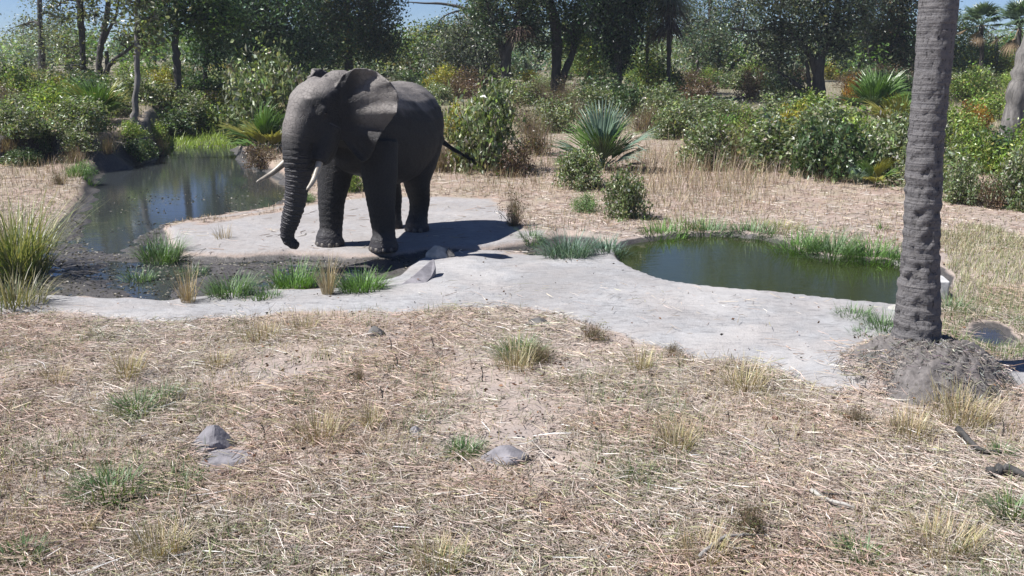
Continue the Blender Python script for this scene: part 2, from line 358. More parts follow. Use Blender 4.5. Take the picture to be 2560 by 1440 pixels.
# ------------------------------------------------------------------ elephant
def build_elephant():
    O = np.array((-2.52, 18.45)); A = math.radians(-112.6); Ah = math.radians(-123)
    f, l = np.array((math.cos(A), math.sin(A))), np.array((-math.sin(A), math.cos(A)))
    hf, hl = np.array((math.cos(Ah), math.sin(Ah))), np.array((-math.sin(Ah), math.cos(Ah)))
    HC = np.array((-3.3, 16.55, 2.58))
    def L(x, y, z): q = O+f*x+l*y; return np.array((q[0], q[1], z))
    def Hd(x, y, z): q = HC[:2]+hf*x+hl*y; return np.array((q[0], q[1], HC[2]+z))
    root = empty('elephant', (O[0], O[1], 0))
    tag(root, 'large dark grey bull elephant with curved tusks standing at the waterhole', 'elephant')
    mb = MB()
    def ring_loft(secs, ns=28):                # (centre, axis u, axis v, ru, rv, power)
        V = []; a = np.arange(ns)/ns*2*math.pi; j = np.arange(ns)
        for c, u, v, ru, rv, p in secs:
            cs, sn = np.cos(a), np.sin(a); e = 2/p
            V.append(c+np.outer(np.sign(cs)*abs(cs)**e*ru, u)+np.outer(np.sign(sn)*abs(sn)**e*rv, v))
        n = len(secs); V = np.concatenate(V+[secs[0][0][None, :], secs[-1][0][None, :]]); k = n*ns
        F = [np.concatenate([np.c_[i*ns+j, i*ns+(j+1) % ns, (i+1)*ns+(j+1) % ns, (i+1)*ns+j] for i in range(n-1)]),
             np.r_[np.c_[(j+1) % ns, j, np.full(ns, k)], np.c_[(n-1)*ns+j, (n-1)*ns+(j+1) % ns, np.full(ns, k+1)]]]
        mb.add(V, F)
    l3, f3, z3 = np.array((*l, 0)), np.array((*f, 0)), np.array((0, 0, 1.))
    hl3, hf3 = np.array((*hl, 0)), np.array((*hf, 0))
    T = [(1.22, 2.0, .3, .4), (1.1, 2.05, .5, .62), (.85, 2.15, .66, .82), (.5, 2.15, .76, .9), (.1, 2.05, .83, .95), (-.4, 1.98, .86, .98), (-.85, 2.04, .84, .93), (-1.2, 2.1, .76, .82), (-1.5, 2.06, .6, .66), (-1.72, 2.0, .4, .45), (-1.8, 1.96, .2, .22)]
    T = smooth_path(T, 24); ring_loft([(L(t[0], 0, t[1]), l3, z3, t[2], t[3], 2.15) for t in T])
    def limb(p, r, n=14): 
        q = smooth_path([(*a, b) for a, b in zip(p, r)], n); V, F = tube(q[:, :3], q[:, 3], 18); mb.add(V, F)
    # neck
    limb([L(.6, 0, 2.25), L(1.0, -.02, 2.36), Hd(-.45, 0, .02), Hd(-.1, 0, .0)], [.62, .56, .5, .42])
    # legs: shoulder, elbow, wrist, ankle, sole
    LF, RF, LR, RR = (-2.36, 17.3), (-3.42, 17.72), (-1.93, 19.22), (-2.5, 19.5)
    feet = []
    for (x, y), (bx, by), kind in ((LF, (.78, .42), 'f'), (RF, (.72, -.45), 'f'), (LR, (-1.02, .42), 'r'), (RR, (-1.1, -.42), 'r')):
        z0 = Hs(x, y)-.015; top = L(bx, by, 1.95); ft = np.array((x, y, z0)); feet.append((ft, kind))
        def q(t, z, ox=0, oy=0): return np.array((top[0]*(1-t)+ft[0]*t, top[1]*(1-t)+ft[1]*t, z))+f3*ox+l3*oy
        if kind == 'f': limb([top, q(.3, 1.45, .02), q(.62, .95, .03), q(.82, .6, .0), q(.95, .3, -.03), q(1, z0+.16), q(1, z0+.04), ft], [.36, .34, .27, .235, .215, .25, .275, .265], 22)
        else: limb([top, q(.35, 1.4, .12), q(.6, 1.02, .12), q(.8, .62, -.06), q(.95, .32, -.05), q(1, z0+.16), q(1, z0+.04), ft], [.42, .36, .28, .215, .2, .235, .255, .245], 22)
    # head
    hs = [(.52, -.18, .12, .12), (.48, -.15, .27, .27), (.36, -.08, .39, .4), (.2, 0, .43, .46), (0, .04, .42, .46), (-.2, .07, .44, .44), (-.42, .1, .45, .4), (-.6, .1, .4, .34), (-.8, .06, .28, .27), (-.93, .02, .14, .15)]
    hs = smooth_path(hs, 20); ring_loft([(Hd(h[1], 0, h[0]), hl3, hf3, h[2], h[3], 2.3) for h in hs])
    for s in (-1, 1):                          # domes of the crown, brow, cheeks, tusk sheaths
        limb([Hd(-.2, s*.12, .36), Hd(-.1, s*.13, .36), Hd(.06, s*.13, .3)], [.16, .19, .16], 6)
        limb([Hd(.16, s*.3, .1), Hd(.24, s*.31, 0), Hd(.22, s*.32, -.12)], [.1, .125, .1], 6)
        limb([Hd(.05, s*.3, -.25), Hd(.17, s*.29, -.5), Hd(.3, s*.32, -.72), Hd(.38, s*.34, -.84)], [.22, .2, .155, .115], 8)
    limb([L(1.0, .1, 2.6), Hd(-.5, .12, .32), Hd(-.25, .08, .3)], [.36, .34, .3], 8)
    limb([Hd(.1, 0, -.7), Hd(.22, 0, -.92), Hd(.32, 0, -1.06)], [.2, .14, .05], 8)       # lower lip
    tr = [(*Hd(.2, 0, .1), .34), (*Hd(.36, 0, -.2), .32), (*Hd(.47, 0, -.45), .285), (*Hd(.52, 0, -.7), .26), (*Hd(.53, 0, -1.0), .228), (*Hd(.55, -.04, -1.3), .2), (*Hd(.57, -.1, -1.6), .175), (*Hd(.6, -.18, -1.85), .15),
          (*Hd(.62, -.25, -2.05), .12), (*Hd(.6, -.25, -2.17), .105), (*Hd(.56, -.18, -2.25), .09), (*Hd(.53, -.1, -2.28), .075)]
    tr = smooth_path(tr, 60); s_ = np.r_[0, np.cumsum(np.linalg.norm(np.diff(tr[:, :3], axis=0), axis=1))]
    tr[:, 3] *= 1+.02*np.sin(s_*2*math.pi/.1)*sstep(.6, 1., s_)
    V, F = tube(tr[:, :3], tr[:, 3], 22); mb.add(V, F)
    tl = smooth_path([L(-1.62, 0, 2.3), L(-1.8, .03, 2.1), L(-1.9, .25, 1.8), L(-1.9, .6, 1.58), L(-1.85, .9, 1.45)], 16)   # tail swung aside
    V, F = tube(tl, np.linspace(.09, .03, 16), 10); mb.add(V, F); tail_end = tl[-1]
    # ears: thick curved sheets
    OUT = [(0, .4), (.1, .56), (.25, .67), (.45, .7), (.7, .63), (.9, .48), (1.03, .27), (1.02, .05), (.92, -.15), (.78, -.35), (.66, -.55), (.54, -.8), (.4, -.87), (.22, -.72), (.08, -.52), (0, -.45)]
    for s, e, cup, lift in ((1, (-.66, .75), .42, .0), (-1, (-.93, -.37), .12, -.02)):
        e3 = hf3*e[0]+hl3*e[1]; n3 = np.array((e3[1], -e3[0], 0))*(1 if s > 0 else -1)
        out = smooth_path(OUT, 46); att = np.linspace(0, 1, 46); R = np.linspace(0, 1, 16); P = []
        for k, (u, t) in enumerate(out):
            a = np.array((0, .4-.85*att[k]))
            for r in R:
                q = a+(np.array((u, t))-a)*r
                off = cup*q[0]**2*.75-.1*math.sin(min(q[0], 1)*math.pi)+.05*math.sin(q[1]*7+1)*q[0]+(.05*math.sin(k*.9)+.035*math.sin(k*1.7+2))*r**3+.03*math.sin(k*.8+r*3)*r
                off += .3*sstep(.45, .8, q[1])*(q[1]-.45)*(1 if s > 0 else 0)
                P.append(Hd(-.08, s*.36, lift)+e3*q[0]+z3*q[1]+n3*off)
        P = np.array(P).reshape(46, 16, 3); th = .03
        G = [P+n3*th, P-n3*th]; V = np.concatenate([q.reshape(-1, 3) for q in G]); I = np.arange(46*16).reshape(46, 16); K = 46*16
        F = [np.c_[I[:-1, :-1].ravel(), I[1:, :-1].ravel(), I[1:, 1:].ravel(), I[:-1, 1:].ravel()]]; F.append(F[0][:, ::-1]+K)
        bd = np.r_[I[0, :], I[1:, -1], I[-1, :-1][::-1], I[1:-1, 0][::-1]]; nb = np.roll(bd, -1)
        F.append(np.c_[nb, bd, bd+K, nb+K]); mb.add(V, F)
    raw = mb.mesh('raw'); tmp = link('raw', raw)
    m1 = tmp.modifiers.new('r', 'REMESH'); m1.mode = 'VOXEL'; m1.voxel_size = .0235
    m2 = tmp.modifiers.new('s', 'SMOOTH'); m2.factor = .5; m2.iterations = 7
    dg = bpy.context.evaluated_depsgraph_get(); me = bpy.data.meshes.new_from_object(tmp.evaluated_get(dg)); bpy.data.objects.remove(tmp)
    n = len(me.vertices); co = np.empty(n*3, np.float32); me.vertices.foreach_get('co', co); co = co.reshape(-1, 3)
    nv = np.empty(n*3, np.float32); me.vertices.foreach_get('normal', nv); nv = nv.reshape(-1, 3)
    D = np.linalg.norm(co[:, None, :]-tr[None, ::2, :3], axis=2); j = D.argmin(1)*2; near = D.min(1) < tr[j, 3]*1.25
    # distance along the trunk, refined between samples
    j = np.clip(j, 1, 58); tt = tr[j+1, :3]-tr[j-1, :3]; tt /= np.linalg.norm(tt, axis=1)[:, None]
    ts = s_[j]+((co-tr[j, :3])*tt).sum(1); tm = near*sstep(.45, .9, ts)
    w = np.sin(ts*2*math.pi/.085+1.5*np.sin(ts*9))*.006*tm
    w += (fbm(co[:, 0]*5+co[:, 2]*2, co[:, 1]*5+co[:, 2]*4, 50, 3)-.5)*.03
    hz = np.sin(co[:, 2]*60+6*fbm(co[:, 0]*4, co[:, 1]*4, 53, 2))*.003*((co[:, 2] < 1.0) & ~near)
    co += nv*(w+hz)[:, None]; co -= np.array((O[0], O[1], 0), np.float32)
    me.vertices.foreach_set('co', co.ravel()); me.update()
    a = me.attributes.new('trunk', 'FLOAT', 'POINT'); a.data.foreach_set('value', (ts*tm).astype(np.float32))
    a = me.attributes.new('trunkm', 'FLOAT', 'POINT'); a.data.foreach_set('value', tm.astype(np.float32))
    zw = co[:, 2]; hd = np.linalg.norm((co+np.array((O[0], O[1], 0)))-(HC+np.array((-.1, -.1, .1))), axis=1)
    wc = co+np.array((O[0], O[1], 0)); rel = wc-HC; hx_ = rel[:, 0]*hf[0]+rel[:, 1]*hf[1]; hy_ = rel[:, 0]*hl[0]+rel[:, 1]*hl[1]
    face = sstep(.95, .55, hd)*sstep(.32, .0, hy_)*sstep(-.3, .0, hx_); upw = sstep(.25, .7, nv[:, 2]+(fbm(co[:, 0]*4, co[:, 1]*4+zw*3, 62)-.5)*.6)*sstep(2.1, 2.5, zw)  # face: sunlit side painted lighter; upw: dust settled on upward skin
    earm = sstep(.5, .75, hy_)*sstep(2.1, 2.5, zw)*sstep(.1, -.2, hx_)*.7  # outer ear painted lighter where the sun strikes it
    dust_sunlight = np.maximum(np.maximum(face, upw), earm)*(.5+.5*fbm(co[:, 0]*3, co[:, 1]*3+zw*2, 60)); wet = np.maximum(1-sstep(.0, .5, zw), tm*sstep(.5, 1.5, ts)*.8)
    a = me.attributes.new('dust_sunlight', 'FLOAT', 'POINT'); a.data.foreach_set('value', dust_sunlight.astype(np.float32))
    a = me.attributes.new('wet', 'FLOAT', 'POINT'); a.data.foreach_set('value', wet.astype(np.float32))
    me.polygons.foreach_set('use_smooth', np.ones(len(me.polygons), bool))
    m, nt, bs = mat('elephant_skin'); v = objco(nt); at_ = lambda q: node(nt, 'Attribute', attribute_name=q).outputs['Fac']
    n1 = noise(nt, 3, 6, .65, v); n2 = noise(nt, 30, 5, .65, v)
    vo = node(nt, 'TexVoronoi', feature='DISTANCE_TO_EDGE'); vo.inputs['Scale'].default_value = 14; 
    wv = node(nt, 'VectorMath', operation='ADD'); nt.links.new(v, wv.inputs[0]); nn = node(nt, 'TexNoise'); nn.inputs['Scale'].default_value = 6; nt.links.new(v, nn.inputs[0])
    sc_ = node(nt, 'VectorMath', operation='SCALE'); sc_.inputs['Scale'].default_value = .12; nt.links.new(nn.outputs['Color'], sc_.inputs[0]); nt.links.new(sc_.outputs[0], wv.inputs[1]); nt.links.new(wv.outputs[0], vo.inputs['Vector'])
    crk = ramp(nt, vo.outputs['Distance'], [(0, 0), (.08, 1)])
    rings = math_(nt, 'SINE', math_(nt, 'ADD', math_(nt, 'MULTIPLY', at_('trunk'), 150), math_(nt, 'MULTIPLY', n1, 14)))
    c = mixc(nt, n1, (.009, .0085, .009), (.022, .0205, .021)); c = mixc(nt, at_('dust_sunlight'), c, (.25, .225, .205)); c = mixc(nt, math_(nt, 'MULTIPLY', at_('wet'), .75), c, (.05, .045, .05))  # one pale tone serves settled dust and painted sunlight
    c = mixc(nt, math_(nt, 'MULTIPLY', math_(nt, 'SUBTRACT', 1., crk), .35), c, (.03, .027, .026)); nt.links.new(c, bs.inputs['Base Color'])
    r = node(nt, 'MapRange'); r.inputs[3].default_value = .75; r.inputs[4].default_value = .5; nt.links.new(at_('wet'), r.inputs[0]); nt.links.new(r.outputs[0], bs.inputs['Roughness'])
    b1 = bump(nt, None, crk, .6, .012); b2 = bump(nt, None, n2, .5, .012, b1); bump(nt, bs, math_(nt, 'MULTIPLY', rings, at_('trunkm')), .5, .008, b2)
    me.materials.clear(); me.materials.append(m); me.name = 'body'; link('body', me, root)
    def child(name, mbq, m, smooth=True):
        for q in mbq.v: q -= np.array((O[0], O[1], 0), np.float32)
        return mbq.obj(name, m, root, smooth)
    m, nt, bs = mat('ivory'); v = objco(nt); n = noise(nt, 9, 5, .6, v)
    nt.links.new(ramp(nt, n, [(.3, (.17, .145, .115)), (.7, (.4, .355, .29))]), bs.inputs['Base Color']); bs.inputs['Roughness'].default_value = .4; ivory = m
    for s, pts in ((1, [(.26, .32, -.68), (.4, .36, -.86), (.55, .4, -1.05), (.68, .42, -1.17), (.78, .42, -1.24)]), (-1, [(.26, -.32, -.68), (.42, -.4, -.86), (.6, -.5, -1.02), (.78, -.57, -1.12), (.92, -.6, -1.17)])):
        b = MB(); q = smooth_path([Hd(*p) for p in pts], 16); V, F = tube(q, np.linspace(.07, .024, 16)*np.r_[np.ones(14), .8, .35], 14); b.add(V, F)
        tag(child('tusk', b, ivory), 'pale ivory tusk')
    m, nt, bs = mat('eye'); bs.inputs['Base Color'].default_value = (.02, .012, .008, 1); bs.inputs['Roughness'].default_value = .12
    for s in (-1, 1):
        b = MB(); c = Hd(.245, s*.415, -.03); V, F = tube([c+z3*t for t in np.linspace(-.028, .028, 7)], [max(.003, math.sqrt(.028**2-t*t)) for t in np.linspace(-.028, .028, 7)], 10); b.add(V, F); child('eye', b, m)
    m, nt, bs = mat('toenail'); bs.inputs['Base Color'].default_value = (.13, .115, .1, 1); bs.inputs['Roughness'].default_value = .6
    for ft, kind in feet:
        R = .262 if kind == 'f' else .242
        for k, an in enumerate((-62, -31, 0, 31, 62) if kind == 'f' else (-45, -15, 15, 45)):
            d = f3*math.cos(math.radians(an))+l3*math.sin(math.radians(an)); b = MB(); c = ft+d*(R-.028)+z3*.05
            tt_ = np.linspace(-.045, .05, 7); V, F = tube([c+z3*t-d*(.02 if t > .03 else 0) for t in tt_], [(max(.004, .05*math.sqrt(max(0, 1-(t/.052)**2))), max(.004, .05*math.sqrt(max(0, 1-(t/.052)**2)))) for t in tt_], 10); b.add(V, F); child('toenail', b, m)
    b = MB(); k = 60; B = tail_end+RNG.normal(0, .015, (k, 3)); 
    straws(b, B+np.array((l[0], l[1], -.5))*.12, np.full(k, math.atan2(l[1], l[0]))+RNG.normal(0, .25, k), RNG.normal(-.5, .2, k), .3, .008, RNG.normal(0, .05, k), shade((.015, .014, .014), k))
    child('tail_tuft', b, M['straw'], False)
    return root
build_elephant()

# ------------------------------------------------------------------ trees
GRN, DGR, GGR, YGR, BGR, BRN, OLV = (.085, .14, .035), (.045, .08, .034), (.18, .205, .15), (.21, .225, .035), (.085, .14, .09), (.16, .105, .065), (.14, .155, .06)
def tree(name, label, base, trunk, crown, col=DGR, alt=None, pa=.15, leaf=(.19, .095), dens=1., droop=.3, barkm='bark', cat='tree', group=None, extra=()):
    """trunk: lists of (px, py, radius px), the first from the base; crown: clumps (px, py, rx, ry) in pixels at the tree's own distance"""
    b = ground(*base); Yb = b.y; k = math.hypot(b.y, b.x*0)/FPX*1.0
    root = empty(name, b); tag(root, label, cat, group)
    def loc(px, py, dy=0.): return np.array(at(px, py, Yb+dy))-np.array(b)
    T = MB(); spine = []
    for path in [trunk]+list(extra):
        P = [(*loc(p[0], p[1]), p[2]*k) for p in path]
        if path is trunk: P[0] = (0, 0, -.15, P[0][3]*1.25)
        Q = smooth_path(P, max(8, 5*len(P))); Q[1:-1, :2] += RNG.normal(0, .02, (len(Q)-2, 2))*(Q[1:-1, 3:4]*8).clip(0, 1)
        V, F = tube(Q[:, :3], Q[:, 3]*(1+RNG.normal(0, .05, len(Q))), 9); T.add(V, F); spine.append(Q)
    S = np.concatenate(spine); C = MB()
    for (px, py, rx, ry) in crown:
        rxm, rym = rx*k, ry*k; dep = RNG.uniform(-.5, .5)*rxm; c = loc(px, py, dep)
        cand = S[S[:, 2] < c[2]+.3]; cand = S if len(cand) == 0 else cand
        s0 = cand[np.argmin(np.linalg.norm(cand[:, :3]-c, axis=1)+.35*abs(cand[:, 2]-c[2]))]
        mid = (s0[:3]+c)/2+np.array((RNG.normal(0, .15), RNG.normal(0, .15), .12*rxm)); r0 = min(s0[3]*.75, .02+.028*rxm+.02*np.linalg.norm(c-s0[:3]))
        Q = smooth_path([(*s0[:3], r0), (*mid, r0*.7), (*c, r0*.4)], 8); V, F = tube(Q[:, :3], Q[:, 3], 6); T.add(V, F)
        nc = max(5, int(dens*(15 if py > -60 else 8)*(rxm*rym*1.6)**.85)); u = rdir(nc)*(RNG.random(nc)**.45)[:, None]
        K = c+u*np.array((rxm, rxm*.85, rym))
        for q in K[:14]:
            mq = (c+q)/2+RNG.normal(0, .08, 3); Q2 = smooth_path([c, mq, q], 5); V, F = tube(Q2, np.linspace(r0*.35, .008, 5), 4, False); T.add(V, F)
        per = 48; cr = (.2+.1*min(rxm, 2))*RNG.uniform(.6, 1.3, nc)
        P = np.repeat(K, per, 0)+RNG.normal(0, 1, (nc*per, 3))*np.repeat(cr, per)[:, None]*np.array((1, 1, .7+droop))
        tone = np.repeat(np.exp(RNG.normal(0, .22, nc)), per)[:, None]
        leaves(C, P, leaf[0], leaf[1], shade(col, nc*per, .3, alt, pa)*tone, .6, droop)
    T.obj('trunk', M[barkm], root, True)
    if C.n: C.obj('crown', M['leaf'], root)
    return root, b, k
def hang_skirt(root, b, k, px, py, w, h, col=(.13, .09, .065)):       # dead fronds hanging round a palm stem
    q = MB(); n = 420; c = np.array(at(px, py, b.y))-np.array(b); az = RNG.uniform(0, 6.28, n); L = RNG.uniform(.5, 1., n)*h*k
    B = c+np.c_[np.cos(az)*w*k*.25, np.sin(az)*w*k*.25, RNG.uniform(-.3, .1, n)*h*k]
    blades(q, B, az, RNG.uniform(1.2, 2.1, n), L, .07, RNG.uniform(.6, 1.5, n), shade(col, n, .35), 3); q.obj('dead_frond_skirt', M['straw'], root)
tree('slender_tree', 'thin grey twiggy tree at the open end of the woodland', (105, 188), [(105, 188, 9), (103, 110, 7), (100, 30, 6), (98, -80, 4)], [(60, 60, 70, 40), (140, 40, 60, 40), (90, -20, 80, 40), (110, 120, 50, 30), (150, 95, 40, 40)], GGR, OLV, .3, dens=.36)
tree('straight_tree', 'straight dark trunked tree next to the forked tree', (210, 240), [(210, 240, 7), (208, 150, 7), (203, 60, 8), (200, -60, 7), (196, -200, 5)], [(190, -60, 80, 40), (150, 10, 50, 40), (235, 40, 40, 40), (195, 25, 36, 45), (170, 120, 45, 50), (180, 170, 45, 30), (240, -20, 50, 40)], OLV, GGR, .4, dens=.36)
tree('forked_tree', 'forked tree with a pale branch leaning over to one side', (258, 222), [(250, 222, 9), (248, 170, 8), (252, 110, 7), (270, 20, 6), (268, -90, 5)], [(230, 0, 50, 40), (285, -30, 50, 40), (290, 60, 40, 40), (320, 20, 40, 40), (300, 110, 35, 30)], OLV, GGR, .4, dens=.36,
     extra=([(258, 215, 7), (264, 185, 6), (285, 150, 5), (315, 128, 4), (350, 100, 3)], [(250, 122, 5), (270, 80, 4), (292, 30, 3), (300, -40, 2)], [(266, 190, 5), (268, 150, 5), (266, 128, 4)]))
tree('pale_barked_tree', 'tall slim pale barked tree standing behind the stream bank', (330, 318), [(328, 318, 9), (338, 270, 7.5), (343, 180, 7), (344, 80, 7), (346, -40, 6), (350, -220, 4)], [(340, -60, 60, 40), (390, -30, 50, 50), (325, 10, 40, 60), (385, 40, 40, 50), (365, 90, 30, 40)], OLV, GGR, .4, dens=.36, barkm='bark_pale')
tree('dark_leafy_tree', 'dark trunked leafy tree beside the green marsh grass', (455, 283), [(455, 283, 10), (446, 220, 10), (441, 150, 9), (438, 80, 8), (440, -20, 7), (450, -150, 5)], [(440, 40, 75, 45), (400, 5, 60, 45), (500, 30, 60, 50), (470, -30, 100, 45), (420, -50, 70, 40), (530, -50, 70, 45), (390, 50, 40, 40), (560, 50, 50, 50)], GRN, DGR, .4, dens=1.1)
tree('drooping_tree', 'slim tree with drooping dark leaves over the stream', (512, 242), [(512, 242, 6), (513, 180, 6), (518, 110, 5), (530, 20, 5), (540, -80, 4)], [(510, 140, 40, 45), (540, 90, 60, 50), (560, 30, 70, 50), (500, 80, 40, 40), (560, -60, 90, 60)], DGR, BGR, .3, dens=1., droop=.8)
tree('dense_canopy_tree', 'dense dark canopy tree behind the large leafy shrub', (640, 250), [(640, 250, 13), (645, 180, 12), (650, 90, 11), (660, -20, 9), (665, -150, 6)], [(640, 60, 90, 60), (600, 120, 60, 50), (700, 90, 80, 60), (660, 150, 70, 45), (590, 20, 80, 60), (720, 10, 90, 60), (650, -50, 130, 50), (760, -70, 100, 60), (560, -40, 90, 50), (760, 130, 60, 50)], DGR, BGR, .3, dens=1.5, droop=.5)
tree('dense_canopy_tree', 'dense dark canopy tree directly behind the elephant with yellowing leaves', (880, 225), [(880, 225, 12), (872, 160, 11), (868, 80, 10), (870, -20, 9), (880, -150, 6)], [(860, 40, 95, 60), (930, 60, 80, 60), (800, 70, 70, 60), (880, 110, 80, 40), (960, 120, 60, 45), (800, -20, 100, 60), (950, -20, 80, 60), (870, -100, 140, 70), (940, -170, 120, 60), (800, -160, 110, 70), (820, 140, 50, 35)], DGR, (.09, .085, .02), .2, dens=1.4, droop=.5)
tree('bare_branch_tree', 'grey leaved tree with a bare branch reaching over open sky', (1218, 215), [(1218, 215, 7), (1216, 160, 7), (1212, 90, 6), (1200, 10, 5), (1205, -80, 4)], [(1150, 100, 80, 45), (1200, 70, 70, 45), (1110, 140, 70, 40), (1180, 150, 70, 40), (1210, 0, 50, 40), (1240, -80, 90, 60), (1100, 175, 60, 30), (1150, 190, 60, 30), (1235, 120, 40, 50)], GGR, (.06, .07, .05), .4, dens=.9, droop=.7,
     extra=([(1206, 60, 5), (1170, 25, 4), (1110, 10, 3), (1060, 8, 2), (1020, 5, 1.2)], [(1170, 25, 3), (1135, 30, 2), (1105, 45, 1.5), (1085, 75, 1)]))
r_, b_, k_ = tree('stout_forked_tree', 'stout dark tree forking into two limbs behind the elephant rump', (1265, 250), [(1265, 250, 13), (1264, 190, 12.5), (1266, 135, 13), (1290, 60, 9), (1305, -30, 7), (1315, -150, 5)], [(1250, 30, 60, 45), (1300, 60, 40, 40), (1230, 80, 40, 40), (1200, 20, 50, 40), (1330, 20, 50, 50), (1320, 90, 30, 40), (1290, -30, 100, 60), (1220, -110, 110, 60), (1340, -130, 90, 60)], DGR, GGR, .35, dens=1.,
     extra=([(1262, 150, 10), (1245, 90, 8), (1225, 20, 7), (1205, -80, 5)],))
hang_skirt(r_, b_, k_, 1303, 70, 40, 60)
tree('leaning_twin_tree', 'thick twin stemmed tree leaning apart from one base', (1392, 242), [(1388, 242, 15), (1390, 190, 12), (1392, 120, 13), (1388, 60, 14), (1372, 0, 12), (1355, -100, 8)], [(1430, 20, 60, 50), (1340, 60, 40, 50), (1450, 60, 50, 50), (1360, 110, 30, 30), (1420, 100, 40, 40), (1350, -60, 110, 60), (1430, -90, 110, 60), (1320, 10, 40, 40), (1460, 80, 40, 40), (1440, -170, 120, 60)], DGR, GRN, .3, dens=.8,
     extra=([(1397, 232, 11), (1412, 180, 9), (1432, 130, 8), (1436, 90, 6), (1440, 20, 5)], [(1392, 62, 7), (1415, 74, 5), (1432, 85, 4)]))
tree('heavy_crowned_tree', 'black looking tree with a heavy hanging crown behind the fan palm', (1545, 255), [(1545, 255, 9), (1546, 200, 8.5), (1543, 130, 9), (1540, 40, 9), (1535, -80, 7), (1535, -180, 5), (1525, -360, 3)], [(1540, 60, 55, 70), (1510, 20, 50, 60), (1570, 30, 45, 70), (1540, 120, 40, 45), (1530, -50, 120, 70), (1480, -130, 110, 60), (1560, -130, 80, 60), (1500, -260, 130, 100), (1530, -380, 110, 80), (1545, 150, 25, 30)], (.012, .024, .012), DGR, .4, dens=2., droop=.9)
r_, b_, k_ = tree('skirted_palm', 'slim palm with a brown skirt of dead fronds', (1670, 248), [(1670, 248, 5.5), (1671, 180, 5), (1672, 100, 6), (1672, 20, 6), (1673, -60, 6)], [], barkm='bark')
hang_skirt(r_, b_, k_, 1672, 60, 60, 75, (.1, .075, .07)); hang_skirt(r_, b_, k_, 1672, 15, 60, 80, (.15, .12, .09)); hang_skirt(r_, b_, k_, 1673, -20, 60, 80, GGR)
tree('green_sapling_tree', 'bright green leafy tree between the heavy crowned tree and the skirted palm', (1620, 235), [(1620, 235, 5), (1618, 150, 4), (1622, 60, 4), (1625, -30, 3)], [(1625, 80, 40, 50), (1615, 160, 45, 40), (1640, 0, 50, 50), (1600, -70, 60, 50), (1640, 190, 35, 30)], GRN, YGR, .3, dens=1.2)
tree('green_sapling_tree', 'bright green leafy tree between the twin stems and the heavy crown', (1470, 225), [(1470, 225, 5), (1470, 150, 4), (1466, 80, 3)], [(1470, 160, 45, 35), (1450, 110, 40, 30), (1490, 120, 40, 35)], GRN, YGR, .3, dens=1.2)
tree('thin_crooked_tree', 'thin crooked tree with a curved branch against pale sky', (1800, 205), [(1800, 205, 6), (1795, 160, 5), (1790, 110, 5), (1775, 40, 4), (1785, -60, 4), (1825, -200, 3), (1845, -310, 2)], [(1760, 60, 60, 45), (1720, 50, 40, 60), (1800, 90, 60, 35), (1740, 130, 50, 45), (1780, 150, 50, 35), (1850, 70, 50, 30), (1780, 0, 80, 40), (1850, 30, 60, 35), (1800, -90, 80, 60), (1830, -200, 80, 80), (1850, -320, 80, 80)], GGR, BGR, .4, dens=.7, droop=.6,
     extra=([(1815, 190, 5), (1835, 160, 4), (1858, 140, 3), (1866, 115, 2.5), (1880, 100, 1.5)], [(1745, 190, 4), (1745, 140, 3), (1735, 100, 2)]))
tree('spreading_tree', 'broad spreading tree with a thick short trunk and long low limbs', (2046, 258), [(2044, 258, 17), (2046, 200, 15), (2050, 150, 14), (2075, 90, 9), (2095, 20, 8), (2090, -80, 7), (2060, -220, 5), (2020, -350, 3)], [(1990, 110, 75, 40), (1930, 60, 90, 45), (2040, 80, 80, 45), (2100, 60, 80, 50), (1960, 10, 100, 45), (2060, 0, 100, 50), (1955, 150, 40, 30), (2115, 120, 50, 35), (1900, 110, 40, 30), (2010, -80, 150, 60), (2130, -70, 110, 60), (1960, -190, 150, 90), (2080, -250, 150, 100), (2000, -370, 150, 100), (1880, -20, 60, 40), (2150, 20, 60, 50)], (.08, .1, .07), GGR, .4, dens=1.,
     extra=([(2046, 190, 10), (2020, 130, 8), (1985, 90, 6), (1930, 70, 4), (1880, 78, 3), (1825, 70, 2)], [(2022, 250, 6), (2022, 200, 5), (2016, 150, 4)], [(2065, 110, 5), (2085, 70, 4), (2120, 40, 3), (2148, 30, 2)], [(2010, 225, 6), (1975, 200, 5), (1945, 180, 3)]))
tree('crooked_grove_tree', 'crooked many limbed tree hidden behind the spiky palm clump', (2200, 215), [(2195, 215, 11), (2192, 170, 10), (2180, 140, 8), (2165, 60, 7), (2170, -60, 6), (2210, -220, 4), (2225, -340, 3)], [(2180, 80, 60, 45), (2240, 60, 60, 50), (2220, 120, 60, 40), (2260, 150, 45, 40), (2200, 0, 90, 50), (2270, -30, 80, 60), (2230, -110, 120, 60), (2240, -230, 130, 100), (2220, -360, 130, 100)], (.07, .085, .05), BRN, .12, dens=1.3,
     extra=([(2195, 180, 7), (2220, 140, 6), (2245, 90, 5), (2255, 20, 4)], [(2190, 185, 6), (2165, 160, 5), (2150, 145, 4)]))
tree('leaning_grey_tree', 'pale grey leaning trunk rising from the green thicket', (2518, 395), [(2512, 395, 34), (2522, 350, 26), (2535, 280, 24), (2552, 200, 26), (2580, 110, 24), (2620, 0, 20), (2660, -160, 12)], [(2680, -160, 160, 80), (2760, -60, 120, 80), (2620, -280, 160, 80)], GRN, GGR, .3, dens=.8, leaf=(.13, .06), barkm='bark_pale')
